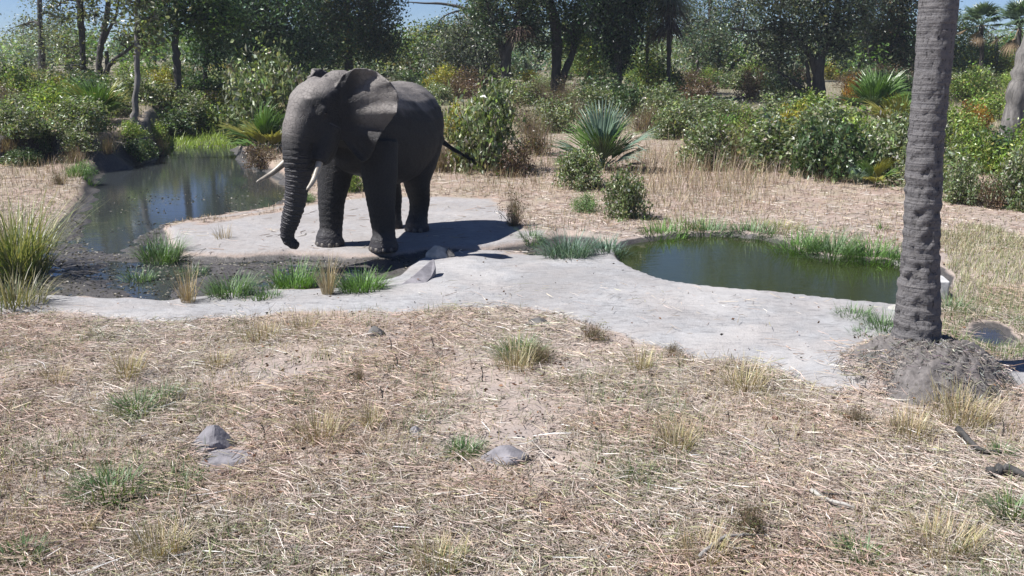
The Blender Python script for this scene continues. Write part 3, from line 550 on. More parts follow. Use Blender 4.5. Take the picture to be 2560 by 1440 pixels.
for px, c, lab in ((1160, BGR, 'round topped bright tree in the gap beneath the bare branch'), (2385, BGR, 'bushy tree behind the upper palm trunk'), (2490, OLV, 'low bushy tree between two fan palms')):
    py = 205
    cr = {1160: [(1090, 80, 50, 30), (1140, 90, 50, 35), (1180, 120, 60, 40), (1060, 120, 40, 30), (1120, 140, 70, 40)], 2385: [(2400, 80, 60, 40), (2440, 120, 60, 40), (2390, 150, 60, 40), (2420, 190, 60, 30)], 2490: [(2480, 150, 60, 35), (2530, 180, 60, 35), (2450, 190, 50, 30)]}[px]
    tree('bushy_tree', lab, (px, py), [(px, py, 5), (px+2, 150, 4), (px, 90, 3)], cr, c, YGR, .25, dens=1.)
for px, py, c, lab in ((-150, 250, OLV, 'olive tree standing past the end of the stream bank'), (-330, 230, GRN, 'green tree standing past the end of the stream bank'), (2760, 250, OLV, 'olive tree standing beyond the leaning grey trunk'), (2900, 230, GRN, 'green tree standing beyond the leaning grey trunk')):
    tree('bush_tree', lab, (px, py), [(px, py, 9), (px+3, 120, 8), (px-5, 0, 6), (px, -120, 4)], [(px, -40, 90, 60), (px-60, 20, 60, 45), (px+60, 10, 70, 50), (px, -130, 90, 60)], c, GGR, .3, dens=.7)
# the wood on the horizon: reads as one mass
FW = MB(); FT = MB(); n = 0
for i in range(280):
    Yd = RNG.uniform(70, 125); px = RNG.uniform(-500, 3060)
    top = 70+45*vn(px/130., 0, 77)+RNG.normal(0, 12)
    if 1000 < px < 1180: top -= 25
    if 1820 < px < 1900 or 2390 < px < 2520 or px < 100: top += 50
    c = np.array(at(px, 130, Yd)); z0 = Hs(c[0], c[1]); zt = max(2.2, at(px, top, Yd).z-z0)
    nc = int(RNG.integers(9, 15)); K = np.array((c[0], c[1], z0+zt*.6))+rdir(nc)*np.array((zt*.5, zt*.4, zt*.42)); per = 48
    P = np.repeat(K, per, 0)+RNG.normal(0, .55, (nc*per, 3))
    col = np.array((GRN, GRN, BGR, GGR, OLV, (.16, .2, .16))[int(RNG.integers(6))])*1.6
    leaves(FW, P, .32, .17, shade(col, nc*per, .3, YGR, .05), .6, .3)
    V, F = tube([(c[0], c[1], z0-.2), (c[0]+RNG.normal(0, .2), c[1], z0+zt*.35), (c[0]+RNG.normal(0, .4), c[1], z0+zt*.8)], [.16, .12, .05], 6); FW.add(V, F, (.05, .045, .04))
tag(FW.obj('distant_woodland', M['leaf']), 'hazy line of far woodland behind all the trees', 'woodland', kind='stuff')

# ------------------------------------------------------------------ fan palms
def frond_mesh(name, col, n=24, fold=.3, petiole=.36, span=1.75, w=.034):
    b = MB(); V, F = tube([(0, 0, 0), (.0, .01, petiole*.5), (0, 0, petiole)], [.016, .013, .01], 5); b.add(V, F, np.array(col)*1.1)
    for i in range(n):
        a = -span/2+span*i/(n-1); L = (1-petiole)*(1-.18*abs(a/span*2)**2)*RNG.uniform(.92, 1.05)
        d = np.array((math.sin(a), 0, math.cos(a))); p = np.array((math.cos(a), 0, -math.sin(a))); o = np.array((0, 0, petiole)); y = np.array((0, 1., 0)); dr = RNG.uniform(.0, .16)
        s = fold*(1 if i % 2 else -1)*.02
        pts = [o, o+d*L*.4+y*(.03+s), o+d*L*.75+y*(.02-dr*.3), o+d*L+y*(-dr)-np.array((0, 0, dr*.4))]; ws = (.006, w, w*.6, .004)
        V = np.concatenate([[q-p*k/2, q+y*k*.25, q+p*k/2] for q, k in zip(pts, ws)]); F = np.concatenate([[(3*j, 3*j+1, 3*j+4, 3*j+3), (3*j+1, 3*j+2, 3*j+5, 3*j+4)] for j in range(3)])
        b.add(V, F, np.clip(np.array(col)*RNG.uniform(.75, 1.3), 0, 1))
    return b.mesh(name, M['frond'])
FR = {'blue': [frond_mesh('frond', (.17, .24, .18), 20, .3, .22, 1.25, .03) for _ in range(2)], 'green': [frond_mesh('frond', (.1, .18, .04), 20, .3, .24, 1.4) for _ in range(2)], 'dark': [frond_mesh('frond', (.05, .085, .035), 20, .3, .26, 1.5) for _ in range(2)],
      'dry': [frond_mesh('frond', (.26, .19, .12), 16, .2, .36, 1.3, .03)], 'yellow': [frond_mesh('frond', (.26, .25, .06), 20, .3, .26, 1.4)], 'fan': [frond_mesh('frond', (.1, .15, .09), 26, .3, .42, 2.6, .045)]}
def fan_palm(label, px, py, size, fronds, group=None, loc=None, parent=None, zoff=0.):
    """fronds: (mesh kind, azimuth deg, lean deg from upright, scale)"""
    b = ground(px, py) if loc is None else loc
    root = parent or tag(empty('fan_palm', b), label, 'palm', group)
    for kd, az, ln, sc in fronds:
        o = link('frond', random.choice(FR[kd]), root); q = Matrix.Rotation(math.radians(az), 4, 'Z') @ Matrix.Rotation(math.radians(ln), 4, 'X') @ Matrix.Rotation(random.uniform(-.35, .35), 4, 'Z')
        o.matrix_local = Matrix.Translation((0, 0, zoff)) @ q @ Matrix.Scale(size*sc, 4)
    return root
def spray(kind, n, lo, hi, az0=0, az1=360, s0=.75, s1=1.05):
    return [(random.choice(kind), az0+(az1-az0)*(i+random.random()*.6)/n, random.uniform(lo, hi), random.uniform(s0, s1)) for i in range(n)]
random.seed(4)
fan_palm('big blue green fan palm clump with one upright fan on the dry bank', 1505, 425, 2.15, [('blue', 180, -4, 1.), ('blue', 170, 10, .95), ('blue', 90, 14, .9), ('blue', 270, 12, 1.), ('green', 60, 24, .85), ('green', 300, 24, .9), ('green', 200, 16, .95), ('blue', 60, 62, .8), ('blue', 300, 58, .85), ('green', 280, 75, .8), ('green', 100, 42, .8), ('dark', 270, 60, .9), ('dark', 255, 80, .75), ('dry', 110, 85, .75), ('dry', 250, 95, .7), ('dry', 20, 100, .6), ('green', 230, 38, .85), ('dark', 0, 40, .8), ('blue', 75, 50, 1.), ('dry', 160, 110, .6)])
fan_palm('lime green low fan palm beside the slim pale barked tree', 245, 308, 1.9, spray(['green', 'yellow'], 13, 20, 75)+spray(['green'], 4, 0, 15))
fan_palm('dark spiky fan palm brushing the elephant trunk side', 668, 378, 1.9, spray(['dark', 'green', 'dark', 'yellow'], 14, 25, 80)+spray(['green'], 3, 0, 18))
fan_palm('tall spiky palm clump behind the tall palm trunk', 2185, 285, 2.6, spray(['green'], 10, 5, 40)+spray(['green', 'dark'], 6, 40, 75))
fan_palm('yellow tinged fan palm touching the tall palm trunk', 2245, 330, 1.9, spray(['yellow', 'green'], 9, 20, 60)+spray(['dry', 'green'], 4, 60, 95))
fan_palm('small blue grey fan palm among the bank shrubs', 1928, 342, 1.3, spray(['blue'], 8, 10, 60))
fan_palm('narrow green palm shoot among shrubs behind tall dry grass', 1795, 365, 1.4, spray(['green'], 6, 5, 35))
fan_palm('little yellow green palm seedling on the bare bank', 2185, 462, 1.0, spray(['yellow', 'green'], 7, 25, 70))
fan_palm('silvery aloe like palm seedling on the bare bank', 2140, 460, .75, spray(['blue'], 7, 15, 60))
def tall_palm(label, px, py, path, cpx, cpy, size):
    r_, b_, k_ = tree('tall_fan_palm', label, (px, py), path, [], cat='palm')
    c = np.array(at(cpx, cpy, b_.y))-np.array(b_); zc = empty('frond_crown', (0, 0, 0)); bpy.data.objects.remove(zc)
    for kd, az, ln, sc in spray(['fan'], 18, 15, 105)+spray(['dry'], 5, 110, 150):
        o = link('frond', random.choice(FR[kd]), r_); o.matrix_local = Matrix.Translation(c) @ Matrix.Rotation(math.radians(az), 4, 'Z') @ Matrix.Rotation(math.radians(ln), 4, 'X') @ Matrix.Scale(size*sc, 4)
tall_palm('fan palm with pale crown against the sky at the wood edge', 2455, 235, [(2455, 235, 6), (2455, 140, 5), (2453, 65, 5)], 2453, 62, 1.7)
tall_palm('fan palm crown rising behind the leaning grey trunk', 2545, 240, [(2545, 240, 6), (2546, 140, 5), (2548, 70, 5)], 2548, 70, 2.1)

# ------------------------------------------------------------------ shrubs
def shrub_variant(col, alt, pa, leaf, n, twig=0., up=1., seed=0, tw_col=(.1, .08, .06)):
    """unit shrub: about 1 m radius, 1 m high"""
    C = MB(); S = MB(); nc = max(10, n//55); u = rdir(nc); u[:, 2] = abs(u[:, 2])*up
    K = u*(RNG.random(nc)**.4)[:, None]*np.array((.85, .85, .85))+np.array((0, 0, .08)); K *= (1+.3*(vn(u[:, 0]*2+9, u[:, 1]*2+u[:, 2]*2, seed)-.5))[:, None]
    for q in K[:46]:
        p0 = np.array((q[0]*.12, q[1]*.12, -.03)); m_ = (p0+q)*.5+np.array((q[0]*.12, q[1]*.12, .06)); Q = smooth_path([p0, m_, q], 6)
        V, F = tube(Q, np.linspace(.016, .004, 6), 4, False); S.add(V, F)
    if n:
        per = max(1, n//nc); P = np.repeat(K, per, 0)+RNG.normal(0, .13, (nc*per, 3)); P[:, 2] = np.maximum(P[:, 2], .02)
        tone = np.repeat(np.exp(RNG.normal(0, .25, nc)), per)[:, None]
        leaves(C, P, leaf, leaf*.5, shade(col, nc*per, .32, alt, pa)*tone, .7)
    if twig:
        k = int(twig); az = RNG.uniform(0, 6.28, k); B = np.c_[RNG.normal(0, .16, (k, 2)), np.zeros(k)]
        blades(C, B, az, RNG.uniform(0, .75, k), RNG.uniform(.5, 1.05, k), .012, RNG.normal(0, .4, k), shade(tw_col, k, .35), 3)
    return C.mesh('foliage', M['leaf']), S.mesh('stem', M['twig'])
SV = {'A': [shrub_variant((.14, .18, .075), (.32, .33, .25), .28, .1, 3800, seed=i) for i in range(3)],          # grey green broad leaves
      'D': [shrub_variant((.075, .12, .05), (.2, .22, .13), .18, .12, 3000, seed=i+5) for i in range(2)],          # dark
      'B': [shrub_variant((.24, .24, .035), (.32, .25, .05), .3, .1, 2600, seed=i+9) for i in range(2)],            # yellow
      'C': [shrub_variant((.16, .235, .05), (.3, .32, .1), .25, .09, 3200, seed=i+12) for i in range(2)],        # bright green
      'O': [shrub_variant((.26, .18, .025), (.3, .13, .03), .4, .1, 2400, seed=15)],                                # orange
      'L': [shrub_variant((.13, .23, .08), (.22, .32, .14), .3, .07, 3600, seed=17)],                                # light fresh green
      'T': [shrub_variant((.13, .1, .06), (.1, .11, .05), .3, .06, 900, 260, seed=i+20, tw_col=(.2, .15, .11)) for i in range(2)],  # dry, twiggy
      'R': [shrub_variant((.12, .075, .05), (.16, .12, .07), .3, .08, 2400, 60, seed=25)]}                          # brown leaves
def shrub(kind, px, py, w, h, label, group=None, name='shrub', cat='shrub', i=None):
    b = ground(px, py); k = b.y/FPX*1.02; root = tag(empty(name, b), label, cat, group)
    fo, st = SV[kind][(i if i is not None else random.randrange(9)) % len(SV[kind])]
    link('foliage', fo, root); link('stem', st, root)
    root.scale = (w/2*k, w/2*k*.9, h*k); root.rotation_euler = (0, 0, random.uniform(0, 6.28)); return root
for a in [
 ('C', 45, 250, 150, 95, 'yellowish green shrub under the thin twiggy tree'), ('A', 55, 345, 190, 85, 'grey leaved shrub on top of the stream bank'),
 ('C', 140, 290, 210, 85, 'bright green shrub beside the lime fan palm'), ('D', 110, 385, 62, 85, 'small dark sapling on top of the stream bank'),
 ('B', 410, 252, 105, 85, 'yellow shrub between the pale barked tree and dark leafy tree'), ('D', 425, 335, 170, 60, 'dark green low shrub at the foot of the dark leafy tree'),
 ('B', 555, 300, 130, 80, 'yellow green shrub under the drooping tree'), ('A', 660, 335, 230, 215, 'large leafy shrub beside the elephant forehead'),
 ('C', 610, 362, 95, 65, 'fresh green shrub at the head of the stream'), ('R', 655, 418, 120, 60, 'brown dry shrub on the bank beside the tusk'),
 ('D', 352, 402, 95, 62, 'dark shrub overhanging the stream'), ('C', 330, 345, 90, 45, 'pale green shrub above the overhanging stream shrub'),
 ('A', 1205, 425, 235, 225, 'big grey green shrub behind the elephant rump'), ('B', 1150, 340, 110, 90, 'yellow leaved shrub touching the elephant back'),
 ('B', 1115, 235, 120, 75, 'yellow shrub in front of the grey leaved tree'), ('B', 1165, 420, 120, 90, 'yellow green shrub near the elephant tail'),
 ('R', 1290, 440, 120, 80, 'dark brown withered shrub beyond the elephant tail'), ('C', 878, 478, 85, 70, 'green shrub seen between the elephant front legs'),
 ('L', 765, 505, 60, 30, 'bright green weed behind the elephant front leg'), ('A', 1450, 470, 150, 95, 'leafy shrub under the big fan palm'),
 ('A', 1565, 545, 130, 130, 'olive shrub in front of the big fan palm'), ('L', 1462, 528, 85, 50, 'bright lime herb in front of the big fan palm'),
 ('T', 1285, 565, 100, 105, 'bare twiggy shrub at the end of the elephant shadow'), ('A', 1385, 330, 130, 85, 'grey green shrub between the upright palm fan and the dry twigs'),
 ('T', 1320, 335, 100, 70, 'dry twiggy shrub behind the grey green shrub'), ('A', 1690, 345, 160, 90, 'grey green shrub between the upright palm fan and skirted palm'),
 ('R', 1745, 275, 150, 80, 'brown shrub behind the slim skirted palm'), ('A', 1770, 425, 170, 115, 'leafy shrub in the tall dry grass beyond the big fan palm'),
 ('C', 1870, 395, 150, 120, 'green shrub between the palm shoot and small blue palm'), ('B', 1990, 355, 125, 105, 'yellow shrub next to the small blue palm'),
 ('D', 2080, 445, 210, 165, 'dark broad leaved shrub on the dry bank above the pond'), ('A', 2215, 440, 190, 160, 'leafy shrub against the tall palm trunk'),
 ('C', 2110, 345, 150, 90, 'green shrub below the spiky palm clump'), ('O', 2128, 265, 60, 90, 'orange yellow shrub next to the spiky palm clump'),
 ('R', 1880, 250, 110, 80, 'reddish brown shrub under the spreading tree'), ('C', 1900, 200, 110, 55, 'green shrub below the pale sky gap'),
 ('C', 2425, 255, 150, 90, 'green shrub beside the upper tall palm trunk'), ('O', 2430, 330, 100, 80, 'orange shrub between the tall palm and leaning grey trunk'),
 ('C', 2420, 430, 150, 120, 'green shrub between the tall palm and the leaning grey trunk'), ('A', 2530, 520, 160, 140, 'leafy shrub in front of the leaning grey trunk'),
 ('A', 2400, 510, 110, 100, 'grey green shrub low beside the tall palm trunk'), ('R', 2470, 520, 90, 75, 'brown shrub at the foot of the leaning grey trunk'),
 ('C', 2545, 330, 110, 120, 'green shrub behind the leaning grey trunk'), ('B', 1135, 205, 100, 60, 'golden shrub far behind the elephant back'),
 ('D', 60, 412, 110, 45, 'dark scrub hanging over the eroded stream bank'), ('T', 190, 408, 120, 45, 'dry scrub hanging over the eroded stream bank'), ('T', 20, 380, 130, 50, 'dry twiggy scrub on top of the eroded bank'), ('A', 200, 375, 110, 55, 'grey scrub on top of the eroded bank'), ('T', 270, 385, 100, 50, 'tan scrub beside the overhanging stream shrub'), ('T', 398, 388, 80, 50, 'dry scrub at the stream edge under the pale barked tree'), ('C', 392, 362, 70, 55, 'small green shrub at the stream edge under the pale barked tree'), ('L', 205, 440, 75, 38, 'fresh green herb on the mud bank of the stream'), ('T', 150, 462, 60, 35, 'dry tuft shrub on the mud bank of the stream'),
 ('D', 1575, 290, 110, 90, 'dark shrub behind the upright palm fan'), ('B', 1640, 250, 90, 60, 'yellow green shrub at the foot of the skirted palm'),
]: shrub(*a)
random.seed(9)
LAND = [(o.location.copy(), n) for o in list(COL.objects) if o.parent is None and 'label' in o.keys() for k, n in {
  'slender_tree': 'the thin twiggy tree', 'straight_tree': 'the straight dark trunk', 'forked_tree': 'the forked tree', 'pale_barked_tree': 'the pale barked tree', 'dark_leafy_tree': 'the dark leafy tree', 'drooping_tree': 'the drooping tree',
  'bare_branch_tree': 'the bare branched tree', 'stout_forked_tree': 'the stout forked tree', 'leaning_twin_tree': 'the twin stemmed tree', 'heavy_crowned_tree': 'the heavy crowned tree', 'skirted_palm': 'the skirted palm', 'thin_crooked_tree': 'the thin crooked tree',
  'spreading_tree': 'the broad spreading tree', 'crooked_grove_tree': 'the crooked many limbed tree', 'leaning_grey_tree': 'the leaning grey trunk', 'tall_fan_palm': 'the tall fan palms', 'fan_palm': None}.items() if o.name.split('.')[0] == k and n]
SEEN = {}
def place_label(kind, b, w, h):
    dd = sorted(LAND, key=lambda q: math.hypot(q[0].x-b.x, (q[0].y-b.y)*.35)); q, nm = dd[0]
    rel = 'behind' if b.y > q.y*1.12 else 'in front of' if b.y < q.y*.9 else 'beside'
    size = 'tall' if h > .78*w else 'low' if h < .48*w else 'rounded'
    return f'{size} {kind} {rel} {nm}'
FAR = {'A': 'grey green shrub of the far undergrowth between tree trunks', 'C': 'green shrub of the far undergrowth between tree trunks', 'D': 'dark shrub of the far undergrowth between tree trunks', 'T': 'dry twiggy shrub of the far undergrowth between tree trunks', 'B': 'yellow shrub of the far undergrowth between tree trunks', 'R': 'brown shrub of the far undergrowth between tree trunks'}
for i in range(170):
    kd = random.choice('AAACCDDTTBR'); px = -420+3400*(i+random.random())/170; py = 180+82*random.random()**1.4
    s = (py-120)/120; w_, h_ = random.uniform(95, 160)*s, random.uniform(42, 70)*s; shrub(kd, px, py, w_, h_, place_label(FAR[kd].split(' of ')[0], ground(px, py), w_, h_), 'far undergrowth '+{'A': 'grey', 'C': 'green', 'D': 'dark', 'T': 'dry', 'B': 'yellow', 'R': 'brown'}[kd]+' shrubs')
MID = {'A': 'grey green shrub of the middle thicket', 'C': 'green shrub of the middle thicket', 'T': 'dry twiggy shrub of the middle thicket', 'D': 'dark shrub of the middle thicket'}
for px, py, kd in [(30, 300, 'A'), (90, 250, 'C'), (200, 330, 'A'), (290, 290, 'A'), (480, 300, 'A'), (520, 330, 'C'), (590, 260, 'D'), (1050, 300, 'A'), (1090, 260, 'A'), (1230, 300, 'A'), (1270, 290, 'T'), (1430, 300, 'T'), (1480, 285, 'A'), (1610, 330, 'T'), (1660, 300, 'A'), (1720, 320, 'A'), (1780, 300, 'D'), (1830, 310, 'A'), (1950, 300, 'A'), (2020, 310, 'C'), (2060, 370, 'A'), (2150, 390, 'C'), (2280, 400, 'A'), (2380, 360, 'C'), (2480, 420, 'D'), (2470, 300, 'C'), (2560, 440, 'C'), (2330, 470, 'A'), (-40, 330, 'A'), (1960, 420, 'A'), (1830, 420, 'T'), (2240, 260, 'D'), (1340, 385, 'T'), (1100, 430, 'T'), (-130, 300, 'C'), (-180, 380, 'A'), (-260, 290, 'A'), (-320, 340, 'D'), (2680, 330, 'C'), (2740, 420, 'A'), (2800, 300, 'A'), (2660, 480, 'D'), (2850, 380, 'C')]:
    s = (py-100)/200; w_, h_ = random.uniform(120, 170)*s, random.uniform(58, 84)*s; shrub(kd, px, py, w_, h_, place_label(MID[kd].split(' of ')[0], ground(px, py), w_, h_)+' in the middle thicket', 'middle thicket '+{'A': 'grey', 'C': 'green', 'T': 'dry', 'D': 'dark'}[kd]+' shrubs')

# ------------------------------------------------------------------ the tall palm in front
def big_palm():
    bx, by = PALM; Y0 = by; root = tag(empty('tall_palm', (bx, by, 0)), 'tall grey ringed palm trunk rising from a root mound beside the pond', 'palm')
    pr = [(895, 2292, 66), (860, 2292, 60), (800, 2294, 55), (700, 2299, 48), (600, 2303, 43), (500, 2308, 43), (400, 2311, 42), (300, 2320, 41), (200, 2330, 41), (100, 2338, 42), (0, 2347, 44)]
    P = [(*(np.array(at(x, y, Y0))-np.array((bx, by, 0))), w*Y0/FPX*1.03) for y, x, w in pr]
    top = P[-1]; P.insert(0, (0, .02, .1, .36)); d = np.array(P[-1])-np.array(P[-3]); d /= np.linalg.norm(d[:3])
    for k in range(1, 5): P.append((top[0]+d[0]*k*1.1, top[1], top[2]+d[2]*k*1.1, top[3]-.01*k))
    Q = smooth_path(P, 260); ns = 40; V, F = tube(Q[:, :3], Q[:, 3], ns); n = len(Q)*ns
    a = np.tile(np.arange(ns)/ns*2*math.pi, len(Q)); z = V[:n, 2]; ctr = np.repeat(Q[:, :3], ns, 0); out = V[:n]-ctr; out /= np.linalg.norm(out, axis=1)[:, None]
    w = (fbm(a*3/1.0+5, z*3.2, 71, 3)-.5)*.03+np.sin(z*42+3*fbm(a*1.2, z, 73, 2))*.005+(fbm(a*7, z*16, 75, 2)-.5)*.025
    pit = sstep(.66, .76, fbm(a*3.2+2, z*7, 79, 2))*.03; w = (w-pit)*(.5+.5*sstep(3.2, 2.2, z)); 
    seam = np.isclose(a, a.max()) ; w[seam] *= .5
    V[:n] += out*w[:, None]; b = MB(); b.add(V, F)
    m, nt, bs = mat('palm_bark'); v = objco(nt); n1 = noise(nt, 4, 6, .65, v); n2 = noise(nt, 28, 5, .7, objco(nt, (1, 1, .6))); vr = objco(nt, (.25, .25, 7)); n3 = noise(nt, 3.2, 4, .6, vr, .3)
    c = mixc(nt, n1, (.085, .08, .082), (.2, .19, .19)); c = mixc(nt, ramp(nt, n3, [(.4, 0), (.65, 1)]), c, (.16, .15, .147)); c = mixc(nt, ramp(nt, n2, [(.34, 1), (.46, 0)]), c, (.035, .032, .032))
    nt.links.new(c, bs.inputs['Base Color']); bs.inputs['Roughness'].default_value = .85; q1 = bump(nt, None, n3, .9, .04); q2 = bump(nt, None, n2, .9, .03, q1); bump(nt, bs, n1, .5, .04, q2)
    b.obj('trunk', m, root, True)
    # mound of matted roots
    b = MB(); nr, na = 40, 96; RR, AA = np.meshgrid(np.linspace(0, 1, nr), np.arange(na)/na*2*math.pi, indexing='ij')
    rad = .1+.85*RR*(1+.12*np.sin(AA*3+1)+.1*np.sin(AA*5)); x = rad*np.cos(AA); y = rad*np.sin(AA)*1.05-.22
    prof = .46*(1-RR**2.1); zz = prof+(fbm(AA*6/1.0+RR*3, RR*9, 81, 3)-.5)*.22*np.sin(np.clip(RR, 0, 1)*math.pi)
    zb = np.minimum(H((x+bx).ravel(), (y+by).ravel()).reshape(x.shape), .25)*RR; zz = zz*(1-RR**5)+(H((x+bx).ravel(), (y+by).ravel()).reshape(x.shape)-.04)*RR**5; 
    V = np.c_[x.ravel(), y.ravel(), zz.ravel()]; I = np.arange(nr*na).reshape(nr, na); J = np.roll(I, -1, 1)
    b.add(V, np.c_[I[:-1].ravel(), I[1:].ravel(), J[1:].ravel(), J[:-1].ravel()]); b.obj('root_mound', stone('root_mat', (.07, .063, .06), (.2, .18, .17), 16), root, True)
    b = MB(); k = 2200; r = RNG.random(k)**.7; a = RNG.uniform(0, 6.28, k); rr = .1+.85*r; X_, Y_ = rr*np.cos(a), rr*np.sin(a)*1.05-.22
    zr = .46*(1-r**2.1); Z_ = np.maximum(zr, H(X_+bx, Y_+by))+.015
    straws(b, np.c_[X_, Y_, Z_], a+RNG.normal(0, 1.4, k), RNG.normal(-.2, .35, k), RNG.uniform(.05, .15, k), RNG.uniform(.004, .009, k), RNG.normal(0, .12, k), shade((.16, .145, .13), k, .6)); tag(b.obj('root_fibres', M['straw'], root), kind='stuff')
    c = Q[-1, :3]
    for kd, az, ln, sc in spray(['blue', 'green'], 18, 20, 100)+spray(['dry'], 8, 110, 160):
        o = link('frond', random.choice(FR[kd]), root); o.matrix_local = Matrix.Translation(c) @ Matrix.Rotation(math.radians(az), 4, 'Z') @ Matrix.Rotation(math.radians(ln), 4, 'X') @ Matrix.Scale(2.0*sc, 4)
big_palm()

# ------------------------------------------------------------------ grass and litter on the ground
DRY, PALE, PINK, TAN = (.38, .32, .235), (.5, .45, .4), (.42, .33, .29), (.29, .22, .175)
STONES = [(*ground(a, c_)[:2], d*ground(a, c_)[1]/FPX) for a, c_, d in ((535, 1105, 42), (560, 1148, 60), (1262, 1138, 48), (1040, 1085, 20), (942, 834, 26), (905, 1250, 14), (2090, 1268, 40), (2460, 1135, 40))]
def clear(x, y):
    k = np.ones(x.shape, bool)
    for a, c_, d in STONES: k &= ((x-a)**2+((y-c_)*.8)**2 > (d*1.05)**2) | (RNG.random(x.shape) < .06)
    return k & (sdist(x, y, P_POND) < -.45) & (sdist(x, y, P_LOW) < -.3)
def scatter(n, x0, x1, y0, y1): return RNG.uniform(x0, x1, n), RNG.uniform(y0, y1, n)
def mixcol(n, cols, var=.22): return np.clip(np.array(cols)[RNG.integers(len(cols), size=n)]*np.exp(RNG.normal(0, var, n))[:, None], .01, .75)
b = MB(); n = 140000; t = RNG.random(n); y = 5.2+9.3*t**1.25; x = RNG.uniform(-1, 1, n)*(.62*y+1.)
z, c, m_, _ = H(x, y, True); keep = (RNG.random(n) > np.clip(c*1.12, 0, .97)) & (m_ < .35) & (RNG.random(n) < .12+.95*sstep(.3, .62, fbm(x*.75, y*.75, 91))) & clear(x, y)
x, y, z = x[keep], y[keep], z[keep]; n = len(x)
hue = fbm(x*.8, y*.8, 95); col = mixcol(n, [PALE, DRY, PINK, PALE, PINK, TAN, (.28, .24, .2), (.26, .26, .15)], .32); hg = sstep(.4, .62, hue)[:, None]; col = col*(1-hg)+hg*col*np.array((.97, .88, .84))
straws(b, np.c_[x, y, z+RNG.uniform(.002, .075, n)], RNG.uniform(0, 6.28, n), RNG.normal(0, .16, n), np.clip(RNG.lognormal(-2.0, .55, n), .04, .5), RNG.uniform(.0035, .0105, n), RNG.normal(0, .06, n), col)
tag(b.obj('straw_litter', M['straw']), 'trampled pale straw and dead stems in front of the concrete', 'straw', kind='stuff')
b = MB(); n = 90000; t = RNG.random(n); y = 5.2+9*t**1.2; x = RNG.uniform(-1, 1, n)*(.62*y+1.)
z, c, m_, _ = H(x, y, True); pat = fbm(x*.9+4, y*.9, 97); keep = (c < .25) & (m_ < .3) & (RNG.random(n) < sstep(.42, .7, pat)*1.2+.12) & clear(x, y)
x, y, z, pat = x[keep], y[keep], z[keep], pat[keep]; n = len(x); gsel = (fbm(x*.7+31, y*.7+8, 99) > .44) & (RNG.random(n) < .8)
col = mixcol(n, [DRY, PALE, (.36, .32, .16), TAN]); col[gsel] = mixcol(int(gsel.sum()), [(.1, .15, .06), (.17, .22, .1), (.24, .26, .15)])
blades(b, np.c_[x, y, z-.01], RNG.uniform(0, 6.28, n), RNG.uniform(.1, 1.1, n), RNG.uniform(.05, .22, n), RNG.uniform(.005, .011, n), RNG.uniform(0, 1.1, n), col, 2)
tag(b.obj('short_grass', M['grass']), 'short patchy dry grass growing through the straw', 'grass', kind='stuff')
# dark leaf bits and twigs among the straw
b = MB(); n = 16000; y = 5.2+13*RNG.random(n)**1.3; x = RNG.uniform(-1, 1, n)*(.62*y+1.); z, c, m_, _ = H(x, y, True); keep = (m_ < .3) & (RNG.random(n) < np.where(c > .4, .04, .6))
x, y, z = x[keep], y[keep], z[keep]; n = len(x)
leaves(b, np.c_[x, y, z+RNG.uniform(.01, .05, n)], .05, .025, mixcol(n, [(.16, .085, .055), (.08, .06, .045), (.05, .045, .04), (.2, .11, .06)]), .15)
tag(b.obj('fallen_leaves', M['straw']), 'brown fallen leaf scraps strewn over the straw covered ground', 'leaf litter', kind='stuff')
# back ground: dry grass, litter
b = MB(); n = 150000; y = 17.5+52*RNG.random(n)**1.25; x = RNG.uniform(-1, 1, n)*(.68*y+1.)
z, c, m_, _ = H(x, y, True); pat = fbm(x*.45, y*.45, 103); 
px_ = 1280+x/(y*CP+3.4*SP)*FPX; tall = np.exp(-(((px_-1770)/190)**2+((y-27)/4.5)**2))
keep = (c < .3) & (m_ < .2) & (RNG.random(n) < .2+1.1*sstep(.38, .7, pat)+tall+.5*(x < -7)); x, y, z, tall, pat = x[keep], y[keep], z[keep], tall[keep], pat[keep]; n = len(x)
hgt = RNG.uniform(.08, .3, n)*(.5+1.1*sstep(22, 28, y))+tall*RNG.uniform(.15, .75, n)
col = mixcol(n, [(.3, .22, .14), (.38, .3, .19), PINK, (.24, .17, .12), (.4, .33, .22)]); gs = RNG.random(n) < .1+.3*sstep(30, 42, y); col[gs] = mixcol(int(gs.sum()), [(.1, .14, .04), (.15, .17, .06)])
blades(b, np.c_[x, y, z-.01], RNG.uniform(0, 6.28, n), RNG.uniform(.05, .7, n), hgt, RNG.uniform(.01, .02, n), RNG.uniform(-.2, 1., n), col, 2)
tag(b.obj('dry_grass', M['straw']), 'dry brown grass on the ground behind the waterhole', 'grass', kind='stuff')
b = MB(); n = 46000; y = 17+22*RNG.random(n)**1.2; x = RNG.uniform(-1, 1, n)*(.58*y+1.); z, c, m_, _ = H(x, y, True); keep = (m_ < .2) & (RNG.random(n) < np.where(c > .4, .03, .8)); x, y, z = x[keep], y[keep], z[keep]; n = len(x)
straws(b, np.c_[x, y, z+.012], RNG.uniform(0, 6.28, n), RNG.normal(0, .08, n), RNG.uniform(.08, .35, n), RNG.uniform(.008, .02, n), RNG.normal(0, .08, n), mixcol(n, [PALE, PINK, (.26, .18, .14), (.16, .12, .1), DRY]))
tag(b.obj('dead_leaf_litter', M['straw']), 'dead leaves carpeting the bank behind the waterhole', 'leaf litter', kind='stuff')
